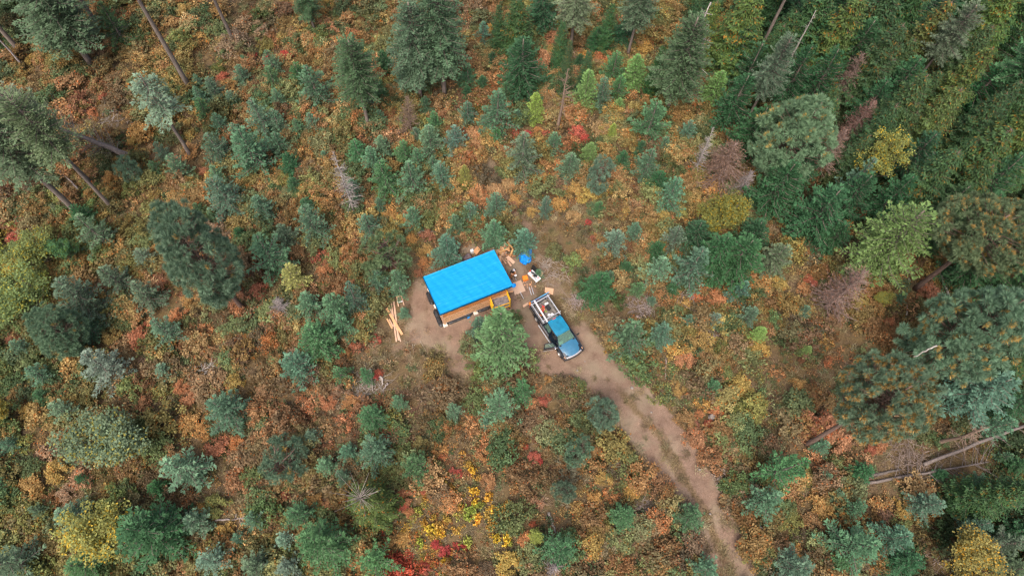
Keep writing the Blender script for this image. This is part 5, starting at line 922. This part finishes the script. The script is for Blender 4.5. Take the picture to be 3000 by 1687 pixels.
for bx_, n_, ks in (((1390, -60, 2150, 235), 14, 'DCDC'), ((430, 170, 1500, 700), 26, 'BBBD'), ((1400, 230, 2050, 600), 8, 'BBD'), ((0, 560, 420, 1687), 6, 'BBD'), ((2250, 1300, 3000, 1687), 6, 'BDB')):
    _m = 0
    for _t in range(900):
        x_ = _q.uniform(bx_[0], bx_[2]); y_ = _q.uniform(bx_[1], bx_[3]); g_ = at(x_, y_); s1, s2 = soil(g_[0], g_[1])
        if _m >= n_ or max(float(s1), float(s2)) > .1 or min(math.hypot(x_-a, y_-b) for a, b in _pl) < 44 or (1150 < x_ < 1720 and 560 < y_): continue
        _pl.append((x_, y_)); _m += 1; k = _q.choice(ks); T(k, x_, y_, _q.uniform(34, 66) if k != 'C' else 60, col=_q.choice(['bf', 'mf', 'bf', 'grey']) if k == 'B' else 'df', h=7 if k == 'C' else None)
print('fill', _n)
# ------------------------------------------------------------------ fallen trunks, logs and brush heaps
def log_(name, a, b, wpx, label, cat, nb=0, z=.25, col=(.22, .19, .18), taper=.4, blen=1.2, z2=None):
    p = at(*a, z); q = at(*b, z2 if z2 is not None else z); L_ = float(np.linalg.norm(q-p)); r_ = wpx/2/ppm(*a, z); n = 9; rg = np.random.default_rng(int(a[0]*7+a[1])); tt = np.linspace(0, 1, n)[:, None]; pts = (p+(q-p)*tt)-p; pts[:, :2] += rg.normal(0, .04, (n, 2)); [KEEP.append((*(p+(q-p)*t_)[:2], .3 if wpx < 9 else .42)) for t_ in np.linspace(0, 1, max(2, int(L_/.9)))] if max(z, z2 or 0) < 4 else None; tb = Tubes(); tb.add(pts, r_*(1-(1-taper)*tt[:, 0]), 8)
    e = empty(name, tuple(p), 0, label, cat) if nb else None; bt = Tubes(); d = unit(q-p)
    for i in range(nb):
        t = rg.uniform(.25, 1); dd = np.array([-d[1], d[0], 0])*rg.choice([-1, 1])+d*rg.uniform(.2, .9)+np.array([0, 0, rg.uniform(-.1, .6)]); branch(bt, rg, pts[0]+(q-p)*t, dd, blen*rg.uniform(.4, 1.1), .03, 5, 5, .2)
    if nb: link('trunk', tb.mesh('trunk'), e, col); link('branches', bt.mesh('branches', smooth=False), e, tuple(c*1.25 for c in col)); return e
    o = link(name, tb.mesh(name), None, col); o.location = p; return tag(o, label, cat)
log_('fallen_tree', (2705, 1358), (3010, 1243), 11, 'long fallen grey trunk crossing to the right edge at lower right', 'fallen tree', 16, .5, taper=.8, z2=1.2)
log_('fallen_tree', (2520, 1416), (2895, 1352), 10, 'fallen bare dead tree below the long trunk, broken limbs at its right end', 'fallen tree', 34, .4, blen=2.6)
log_('fallen_tree', (2540, 1393), (2640, 1375), 12, 'short dark fallen trunk at the left end of the two fallen trees', 'fallen tree', 0, .3, (.16, .14, .13))
log_('fallen_tree', (404, 467), (165, 372), 20, 'leaning bare dead trunk running from brush to the left edge firs', 'fallen tree', 44, .3, blen=3.0, z2=5.0)
log_('fallen_tree', (235, 560), (165, 490), 7, 'thin fallen grey pole beside the left edge trunks', 'fallen tree', 6, .5)
log_('fallen_tree', (630, 1524), (722, 1517), 7, 'small fallen grey dead tree at lower left between two firs', 'fallen tree', 12, .3, (.38, .34, .33), blen=1.0)
log_('log', (1608, 1497), (1627, 1562), 10, 'short log with a pale cut end left of the lower track', 'log', 0, .3, (.3, .27, .25))
log_('log', (1718, 1566), (1806, 1540), 6, 'thin brown log slanting left of the lower track', 'log', 5, .25, (.22, .16, .12))
log_('fallen_tree', (2742, 770), (2790, 892), 7, 'thin pale pole standing right of the thick leaning trunk', 'fallen tree', 0, .4, (.45, .43, .40), .7)
log_('fallen_tree', (2661, 815), (2656, 932), 6, 'thin pale pole left of the thick leaning trunk', 'fallen tree', 0, .4, (.45, .42, .38), .7)
log_('log', (2745, 1009), (2678, 1046), 5, 'slim pale dead stem lying over the largest puffy pine', 'log', 0, 9.5, (.5, .48, .46), .5, .5, z2=8.5)
log_('log', (1085, 1080), (1092, 1145), 7, 'short pale log in the slash left of the straw patch', 'log', 0, .3, (.42, .38, .35)); log_('log', (1115, 1100), (1122, 1130), 7, 'stubby pale log right of the short one in the slash', 'log', 0, .3, (.5, .46, .44)); log_('log', (1137, 1121), (1118, 1148), 5, 'crooked pale stick below the stubby logs in the slash', 'log', 0, .3, (.45, .4, .4))
log_('log', (1952, 1052), (1948, 1108), 5, 'thin bare stem between track and the star shaped fir', 'log', 0, .4, (.36, .28, .24)); log_('log', (1863, 927), (1884, 935), 7, 'short pale cut log in the brush heap right of the pickup', 'log', 0, .35, (.55, .42, .36)); log_('log', (1886, 923), (1902, 938), 6, 'second short pale cut log right beside the first', 'log', 0, .35, (.55, .42, .36))
log_('log', (1225, 680), (1281, 678), 6, 'thin grey log between firs above the cabin', 'log', 0, .3, (.3, .27, .26)); log_('log', (2222, 1540), (2262, 1566), 5, 'thin whitish log below the paired firs at lower right', 'log', 3, .3, (.55, .5, .5))
def heap(cx, cy, rpx, n, label, col=(.33, .28, .27), seed=1, cr=.35):
    p = at(cx, cy); r_ = rpx/ppm(cx, cy); rg = np.random.default_rng(seed); tb = Tubes()
    for i in range(n):
        a = rg.random()*6.28; d = r_*rg.random()**.6; q = np.array([d*math.cos(a), d*math.sin(a), rg.uniform(.02, cr)*(1.1-d/r_)]); a2 = rg.random()*6.28; branch(tb, rg, q, (math.cos(a2), math.sin(a2), rg.normal(0, .12)), rg.uniform(.4, 1.5), rg.uniform(.014, .034), 5, 3, .25)
    o = link('brush_heap', tb.mesh('brush_heap', smooth=False), None, tuple(c*1.3 for c in col)); o.location = p; tag(o, label, 'brush heap', 'heaps of cut branches'); KEEP.append((p[0], p[1], r_*.7))
heap(1872, 905, 46, 130, 'round heap of cut branches right of the pickup', seed=2); heap(1690, 878, 24, 70, 'pale twiggy heap just right of the pickup bed', (.42, .36, .35), 3); heap(1620, 800, 44, 80, 'spread of grey cut branches beyond the white table', (.36, .31, .28), 4, .2); heap(1600, 775, 26, 40, 'small heap of grey branches above the white table', (.38, .34, .3), 5, .2)
heap(1080, 1125, 48, 120, 'slash heap of grey branches left of the straw patch', (.36, .33, .31), 6); heap(1045, 1160, 36, 90, 'grey twig heap at the foot of the firs below the lumber', (.38, .36, .36), 7); heap(1215, 1205, 18, 34, 'dark brown root heap in the grass below the clearing', (.18, .1, .07), 8); heap(2650, 1345, 70, 240, 'wide tangle of grey brown branches above the fallen trees', (.3, .24, .21), 9, .6)
heap(1885, 1490, 26, 60, 'grey twig heap beside the lower track', seed=10); heap(430, 1065, 30, 50, 'brown brush heap on a bare patch at the left', (.26, .18, .14), 11); heap(612, 1085, 20, 34, 'small whitish heap of branches in the left brush', (.5, .47, .45), 12); heap(2112, 1392, 20, 30, 'pale sticks heaped right beside the track', (.5, .42, .38), 13, .2); heap(2740, 1650, 40, 50, 'grey twig heap left of the golden corner maple', seed=14); heap(2085, 985, 22, 40, 'grey twiggy heap below the pale silvery fir on the right', seed=15)
heap(340, 365, 60, 60, 'tangle of grey dead branches by the left edge firs', (.36, .33, .32), 16, .8); heap(1640, 150, 40, 40, 'purplish branch tangle at the foot of the top snags', (.33, .27, .27), 17, .5); heap(2010, 880, 30, 26, 'loose grey sticks below the dark fir cluster', seed=18); heap(760, 1060, 40, 40, 'faint grey branches in the brown brush below the twiggy tree', seed=19, cr=.15)
st_ = at(2085, 1222); sm = MB().tube([(0, 0, -.05), (0, 0, .3), (0, 0, .34)], [.3, .22, .2], 12).build('tree_stump', M_BARK, None, loc=(st_[0], st_[1], 0)); sm.color = (.30, .27, .25, 1); tag(sm, 'grey weathered stump in the brush right of the track', 'tree stump')
# ------------------------------------------------------------------ shrubs one can tell apart
SHM = [shrub_mesh(100+i, 1.0, 1.1, 34, 42, .125, M_LEAF, M_BARK, 14, .05) for i in range(4)]+[shrub_mesh(110+i, 1.0, .8, 26, 26, .14, M_LEAF, M_BARK, 22, .05, .3) for i in range(2)]+[shrub_mesh(120, 1.0, .5, 16, 10, .3, M_LEAF, M_BARK, 10, .0, .22), shrub_mesh(121, 1.0, .5, 14, 9, .32, M_LEAF, M_BARK, 10, .0, .25)]
SC = {'red': (.52, .08, .06), 'scarlet': (.50, .14, .08), 'rust red': (.38, .15, .08), 'orange': (.50, .23, .085), 'pale orange': (.54, .31, .14), 'golden': (.50, .32, .08), 'bright yellow': (.66, .42, .06), 'ochre': (.46, .30, .08), 'olive': (.28, .27, .07), 'tan': (.42, .26, .13), 'yellow green': (.33, .36, .08), 'brown orange': (.38, .21, .09), 'apricot': (.52, .29, .12), 'green': (.13, .25, .09)}
SHR = []
def shrub(cx, cy, wpx, cn, big=False, h=None):
    i = (6+len(SHR) % 2) if big else len(SHR) % 6; r_ = wpx/2/ppm(cx, cy, .6); p = at(cx, cy, .4*r_); o = link('shrub', SHM[i]); o.location = (p[0], p[1], float(gz(p[0], p[1]))-.03); o.scale = (r_, r_, max(.55, r_*.95)*(h or 1)); o.rotation_euler = (0, 0, rnd.random()*6.28)
    c = SC[cn]; g_ = sum(c)/3; o.color = tuple(min(.9, ((v*.86+g_*.14)*.88 if not big else v)*rnd.gauss(1, .06)) for v in c)+(1,); tag(o, None, 'shrub', 'autumn shrubs in the brush'); SHR.append(o); size = 'small' if wpx < 34 else 'medium' if wpx < 60 else 'large'; ITEMS.append([o, f'{size} {cn} '+('broad-leaved shrub' if big else 'shrub'), cx, cy, None]); return o
for s_ in '''736 162 26 red|780 170 22 red|835 160 34 red|655 232 34 scarlet|712 275 18 red|1515 395 34 scarlet|1545 402 30 red|1575 388 26 orange|1690 395 46 scarlet|1712 415 30 red|1600 395 22 scarlet|1590 500 34 scarlet|1545 495 22 orange|1500 605 34 rust red|1240 770 30 orange|1225 800 24 rust red|1100 995 30 scarlet|1050 1015 44 rust red|1015 1040 30 orange|1030 1180 44 orange|1110 1095 22 scarlet|1105 1105 16 red|1010 1240 50 orange|1345 600 18 red|1722 655 18 red|1735 700 16 scarlet|
1275 1595 26 red|1300 1615 34 red|1340 1610 34 red|1245 1650 26 red|1250 1670 24 scarlet|1362 1605 20 red|1310 1640 16 golden|1325 1380 20 scarlet|1345 1388 22 red|1510 1340 22 red|1565 1345 34 scarlet|1580 1355 20 red|1540 1310 16 scarlet|1484 1375 28 orange|1515 1372 22 red|1505 1420 32 orange|1510 1440 16 apricot|1190 1455 44 orange|1245 1440 26 scarlet|1180 1480 36 scarlet|1200 1500 30 orange|1235 1425 22 orange|1400 1250 66 orange|1420 1310 60 orange|1425 1340 44 orange|1430 1410 44 orange|1560 1190 50 orange|1590 1180 30 scarlet|1605 1165 20 rust red|1640 1225 30 orange|1605 1115 22 orange|1560 1535 18 scarlet|1575 1600 18 red|2600 1640 34 red|2720 1585 16 scarlet|2690 1640 22 rust red|2080 1240 30 scarlet|2035 1240 26 rust red|2050 1210 24 orange|2425 1340 22 apricot|2550 1320 30 scarlet|2530 1350 40 apricot|2430 1060 34 orange|2345 1060 16 rust red|2365 820 26 scarlet|2380 835 20 scarlet|2100 870 50 orange|2125 895 44 orange|2045 860 40 orange|
40 690 46 scarlet|30 660 30 orange|60 640 34 rust red|300 280 30 scarlet|350 275 26 orange|260 310 34 rust red|500 75 40 apricot|520 70 22 orange|410 110 40 apricot|430 40 30 orange|545 40 44 ochre|580 120 50 ochre|240 85 30 rust red|90 170 34 golden|120 220 30 golden|270 330 28 orange|420 395 66 golden|400 420 40 golden|455 440 34 apricot|560 400 36 golden|320 430 34 orange|540 370 34 ochre|560 450 50 ochre|520 480 36 apricot|330 530 44 golden|380 600 46 apricot|420 590 50 ochre|480 600 34 apricot|365 470 40 ochre|600 510 34 orange|640 480 16 rust red|820 300 40 golden|860 400 50 golden|890 450 50 golden|820 480 60 ochre|860 520 36 yellow green|780 400 30 golden|1110 120 30 golden|1140 100 24 yellow green|1345 160 34 ochre|1365 60 50 brown orange|1440 100 50 ochre|1450 40 44 brown orange|1470 150 38 brown orange|1370 185 44 apricot|1410 240 60 apricot|1460 230 54 apricot|1470 270 40 orange|1500 280 34 golden|1625 120 60 brown orange|1600 80 44 orange|1610 150 36 golden|1600 190 66 apricot|1660 200 40 golden|1720 160 44 golden|1770 165 46 orange|1740 210 40 orange|1790 110 40 golden|1890 140 44 golden|1915 120 30 orange|1870 170 40 golden|1840 290 50 ochre|1870 320 50 golden|1905 300 44 ochre|2030 190 26 orange|2040 300 40 orange|2025 280 30 brown orange|1150 400 66 apricot|1130 380 44 orange|1240 340 46 apricot|1295 345 46 brown orange|1320 250 34 apricot|1385 400 50 pale orange|1395 430 44 pale orange|1375 385 36 golden|1480 320 44 orange|1520 310 44 ochre|1400 560 44 apricot|1450 560 50 pale orange|1490 545 44 apricot|1475 580 40 ochre|1510 590 40 ochre|1100 620 44 golden|1140 610 50 golden|1160 650 46 golden|1140 640 40 ochre|1200 715 46 apricot|1205 700 30 golden|1250 690 40 brown orange|1090 600 34 apricot|1010 650 44 apricot|1020 740 40 golden|1010 780 34 golden|1250 740 44 golden|1120 560 26 yellow green|1310 600 40 apricot|1330 580 38 brown orange|1580 520 60 ochre|1620 540 60 ochre|1560 620 30 ochre|1680 560 54 golden|1640 600 44 golden|1720 570 54 golden|1770 560 44 ochre|1820 590 50 golden|1860 600 50 tan|1680 640 40 apricot|1940 640 50 golden|1960 650 34 orange|2000 620 36 yellow green|2260 640 50 golden|2240 690 44 brown orange|2300 650 34 ochre|2280 700 34 apricot|2245 800 44 golden|2280 830 50 ochre|2300 860 44 golden|2200 810 40 orange|2000 880 46 ochre|1990 830 34 tan|2510 880 50 golden|2560 830 40 golden|2480 920 60 golden|2440 940 50 brown orange|2600 950 40 orange|2420 1000 40 ochre|2870 850 60 golden|2840 870 46 golden|2800 880 40 yellow green|2720 860 60 brown orange|
1395 1475 20 bright yellow b|1430 1460 22 bright yellow b|1445 1500 28 bright yellow b|1380 1500 34 yellow green b|1395 1520 26 bright yellow b|1430 1510 24 golden b|1470 1490 22 golden b|1260 1550 26 bright yellow b|1285 1545 26 golden b|1290 1560 22 bright yellow b|1312 1520 18 golden b|1350 1490 18 golden b|1270 1515 16 golden b|1440 1540 22 golden b|1480 1580 28 bright yellow b|1455 1575 20 bright yellow b|1495 1590 16 yellow green b|1385 1380 20 bright yellow b|1370 1360 18 golden b|1388 1440 22 bright yellow b|1355 1330 14 golden b|1255 1455 18 golden b|1290 1402 16 golden b|1270 1350 14 golden b|1365 1590 30 yellow green b|1305 1640 18 bright yellow b|1228 1590 22 yellow green b|1325 1430 14 golden b|1400 1400 18 golden b|1410 1480 16 yellow green b|1490 1475 16 golden b|1245 1530 16 golden b|1225 1500 20 yellow green b|1347 1475 14 yellow green b|
1750 1380 50 ochre|1770 1400 44 golden|1850 1440 46 golden|1740 1460 44 ochre|1790 1450 40 orange|1690 1500 50 ochre|1830 1660 54 orange|1990 1140 36 ochre|2010 1230 54 brown orange|2040 1280 60 brown orange|2100 1200 44 orange|2060 1180 40 golden|1870 1040 60 ochre|1990 1030 66 ochre|2010 1060 50 apricot|2220 1020 60 golden|2170 1130 60 ochre|2340 1130 44 ochre|2320 1180 44 tan|2280 1090 40 orange|2390 1340 60 orange|2450 1300 70 apricot|2570 1300 50 orange|2520 1280 44 golden|2480 1380 60 tan|2400 1480 60 golden|2420 1500 50 golden|2580 1480 60 apricot|2640 1490 50 ochre|2590 1510 40 tan|2780 1460 66 golden|2820 1420 50 golden|2740 1500 44 golden|2480 1540 50 ochre|2330 1610 40 golden|2380 1530 50 brown orange|2340 1560 50 brown orange|2680 1180 44 golden|2660 1220 36 orange|2560 1180 50 orange|2870 1220 50 golden|2920 1180 30 golden|
760 1310 60 ochre|700 1300 44 orange|640 1310 60 orange|550 1240 60 golden|600 1260 50 golden|620 1230 40 ochre|500 1200 44 orange|480 1150 60 olive|530 1130 44 orange|560 1160 50 orange|420 1180 44 brown orange|690 1120 50 ochre|620 1010 40 orange|600 960 44 orange|700 920 50 orange|690 870 60 brown orange|560 880 46 ochre|470 830 50 brown orange|480 880 44 orange|410 990 60 orange|420 960 34 scarlet|360 1000 60 tan|320 980 50 ochre|40 990 34 rust red|100 1000 50 olive|80 1200 44 ochre|60 1300 60 olive|150 1330 60 tan|180 1380 60 ochre|100 1430 66 ochre|60 1480 50 brown orange|250 1400 60 tan|200 1450 50 tan|320 1430 40 ochre|560 1450 60 brown orange|640 1480 60 olive|820 1480 34 orange|840 1450 24 scarlet|920 1470 46 golden|960 1480 30 orange|940 1250 60 brown orange|900 1180 60 orange|830 1200 60 ochre|960 1180 44 orange|780 1150 50 tan|960 930 30 orange|950 800 44 orange|940 750 46 scarlet|980 720 44 orange|830 790 40 rust red|790 820 30 scarlet|760 850 44 rust red|590 1500 44 ochre|660 1560 50 golden|590 1570 50 golden|560 1600 40 olive|1000 1520 34 golden|1020 1640 50 golden|1150 1590 44 ochre|1180 1580 40 golden|1350 1660 60 ochre|1230 1300 40 olive|1290 1320 40 orange|1300 1340 26 orange|1570 1480 40 tan|1490 1650 66 golden|1530 1660 50 ochre|1540 1580 44 orange'''.replace('\n', '').split('|'):
    a = s_.strip().split()
    if len(a) < 4: continue
    _k = globals().get('_k', 0)+1
    if _k % 6 == 0 and a[-1] in ('golden', 'ochre', 'orange', 'apricot', 'tan'): continue
    b_ = a[-1] == 'b'; cn = ' '.join(a[3:-1] if b_ else a[3:]); shrub(float(a[0]), float(a[1]), float(a[2])*(1.25 if not b_ else 1.6), cn, b_, 2.2 if b_ else None)
_c = {}
for i_ in ITEMS: _c[i_[0].name.split('.')[0]] = _c.get(i_[0].name.split('.')[0], 0)+1
print(_c)
print('trees', len(ITEMS)-len(SHR), 'shrubs', len(SHR))
# ------------------------------------------------------------------ labels: what it looks like and which landmark it stands by
LM = [((1370, 830), 'the cabin'), ((1630, 960), 'the pickup'), ((1150, 945), 'the crossed lumber'), ((1022, 510), 'the tall pale snag'), ((600, 720), 'the large puffy pine'), ((300, 1545), 'the golden corner maple'), ((85, 820), 'the left edge maples'), ((350, 1290), 'the large pale round tree'), ((2600, 700), 'the big leaning larch'),
      ((2335, 322), 'the tall tufted pine'), ((2570, 1105), 'the orange tufted pine'), ((2835, 985), 'the largest puffy pine'), ((2122, 488), 'the purplish dead conifer'), ((2110, 745), 'the dark fir cluster'), ((2815, 1635), 'the right corner maple'), ((1087, 1475), 'the dead topped cedar'), ((1240, 90), 'the tall fir pair'), ((490, 140), 'the long bare trunk'), ((400, 260), 'the thin sparse fir'),
      ((2700, 1380), 'the fallen trees'), ((1830, 1250), 'the dirt track bend'), ((2080, 1560), 'the lower dirt track'), ((825, 905), 'the twiggy leafless tree'), ((1540, 757), 'the crumpled blue tarpaulin'), ((1842, 998), 'the star shaped fir'), ((1720, 285), 'the bright larches'), ((2565, 490), 'the leafy yellowish tree'), ((1665, 90), 'the top edge snags'), ((1340, 1610), 'the red shrub patch'), ((1440, 1500), 'the yellow broad leaf patch'), ((85, 370), 'the left edge firs'), ((2440, 812), 'the orange dead conifer')]
def dirname_(dx, dy):
    a = math.degrees(math.atan2(-dy, dx)) % 360; return ['right of', 'upper right of', 'above', 'upper left of', 'left of', 'lower left of', 'below', 'lower right of'][int((a+22.5)//45) % 8]
grp = {}
for it in ITEMS:
    if it[4]: continue
    (lx, ly), ln = min(LM, key=lambda q: math.hypot(it[2]-q[0][0], it[3]-q[0][1])+(0 if math.hypot(it[2]-q[0][0], it[3]-q[0][1]) > 14 else 500)); grp.setdefault((it[1], dirname_(it[2]-lx, it[3]-ly), ln), []).append((math.hypot(it[2]-lx, it[3]-ly), it))
ORD = ['nearest', 'second', 'third', 'fourth', 'fifth', 'sixth', 'seventh', 'eighth', 'ninth', 'tenth', 'eleventh', 'twelfth', 'thirteenth', 'fourteenth', 'fifteenth', 'farthest']
for (dsc, dr_, ln), v in grp.items():
    v.sort(key=lambda q: q[0])
    for i, (d, it) in enumerate(v):
        it[0]['label'] = (f'{dsc} {dr_} {ln}' if len(v) == 1 else f'{dsc} {ORD[min(15, i)]} {dr_} {ln}')
# ------------------------------------------------------------------ undergrowth
for i in range(11):
    q_ = rnd.choice(MEDIAN[:7]); x_, y_ = q_[0]+rnd.gauss(0, 60), q_[1]+rnd.gauss(0, 50); p_ = at(x_, y_); s_ = rnd.uniform(.06, .15)
    if float(soil(p_[0], p_[1])[1]) < .3: continue
    o = crumple('stone', (p_[0], p_[1], .02), s_, s_*rnd.uniform(.6, 1), s_*.6, i, M_STONE, sub=2, fold=.2); tag(o, 'small grey stone lying on the dirt track', 'stone', 'stones on the dirt track')
US = [shrub_mesh(200+i, 1.0, 1.1, 26, 44, .115, M_LEAFI, M_STEM, 10, .06, .24, name='brush') for i in range(4)]+[shrub_mesh(210+i, 1.0, .8, 15, 22, .115, M_LEAFI, M_STEM, 26, .05, .3, name='brush') for i in range(2)]
UL = [shrub_mesh(220+i, .5, .22, 10, 12, .10, M_LEAFI, M_STEM, 8, .08, .3, name='low_growth') for i in range(3)]
GR = [grass_mesh(230+i, 60, .5, .16, 'grass_tuft', M_LEAFI, .014) for i in range(3)]
TW_ = []
for i in range(2):
    tb = Tubes(); rg = np.random.default_rng(240+i)
    for j in range(7): a2 = rg.random()*6.28; branch(tb, rg, np.array([rg.normal(0, .25), rg.normal(0, .25), rg.uniform(.02, .2)]), (math.cos(a2), math.sin(a2), rg.normal(.1, .2)), rg.uniform(.3, .9), .012, 4, 2, .2)
    me = tb.mesh('twigs', M_LEAFI, False); a_ = me.attributes.new('Col', 'FLOAT_COLOR', 'POINT'); a_.data.foreach_set('color', np.ones(len(me.vertices)*4, np.float32)); TW_.append(me)
for it in ITEMS:
    if it[0].name.startswith('shrub'): KEEP.append((it[0].location.x, it[0].location.y, it[0].scale[0]*.8))
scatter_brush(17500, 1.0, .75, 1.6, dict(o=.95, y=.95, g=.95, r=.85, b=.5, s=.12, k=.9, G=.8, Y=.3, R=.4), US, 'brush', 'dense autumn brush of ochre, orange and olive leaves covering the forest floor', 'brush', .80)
KEEP = KEEP[:150]
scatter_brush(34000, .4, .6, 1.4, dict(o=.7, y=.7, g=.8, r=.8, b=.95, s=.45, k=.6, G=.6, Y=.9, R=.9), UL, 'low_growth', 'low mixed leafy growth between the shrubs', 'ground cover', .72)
for c in PAL: PAL[c] = [(.34, .26, .16), (.27, .21, .12), (.38, .30, .19), (.24, .21, .11), (.30, .21, .13), (.44, .35, .23)] if c not in 'k' else [(.14, .13, .06)]
scatter_brush(34000, .3, .6, 1.25, dict(o=.45, y=.45, g=.5, r=.55, b=.9, s=1.0, k=.1, G=.3, Y=.8, R=.8), GR, 'dry_grass', 'matted dry straw-coloured grass in the openings and along the track', 'grass', 1.0, True)
for c in PAL: PAL[c] = [(.36, .30, .27), (.28, .22, .19), (.45, .39, .37), (.22, .17, .14)]
scatter_brush(5200, .3, .6, 1.6, dict(o=.25, y=.3, g=.3, r=.4, b=1, s=.5, k=.5, G=.3, Y=.5, R=.5), TW_, 'twigs', 'scattered grey and brown twigs on the forest floor', 'twigs', 1.0)
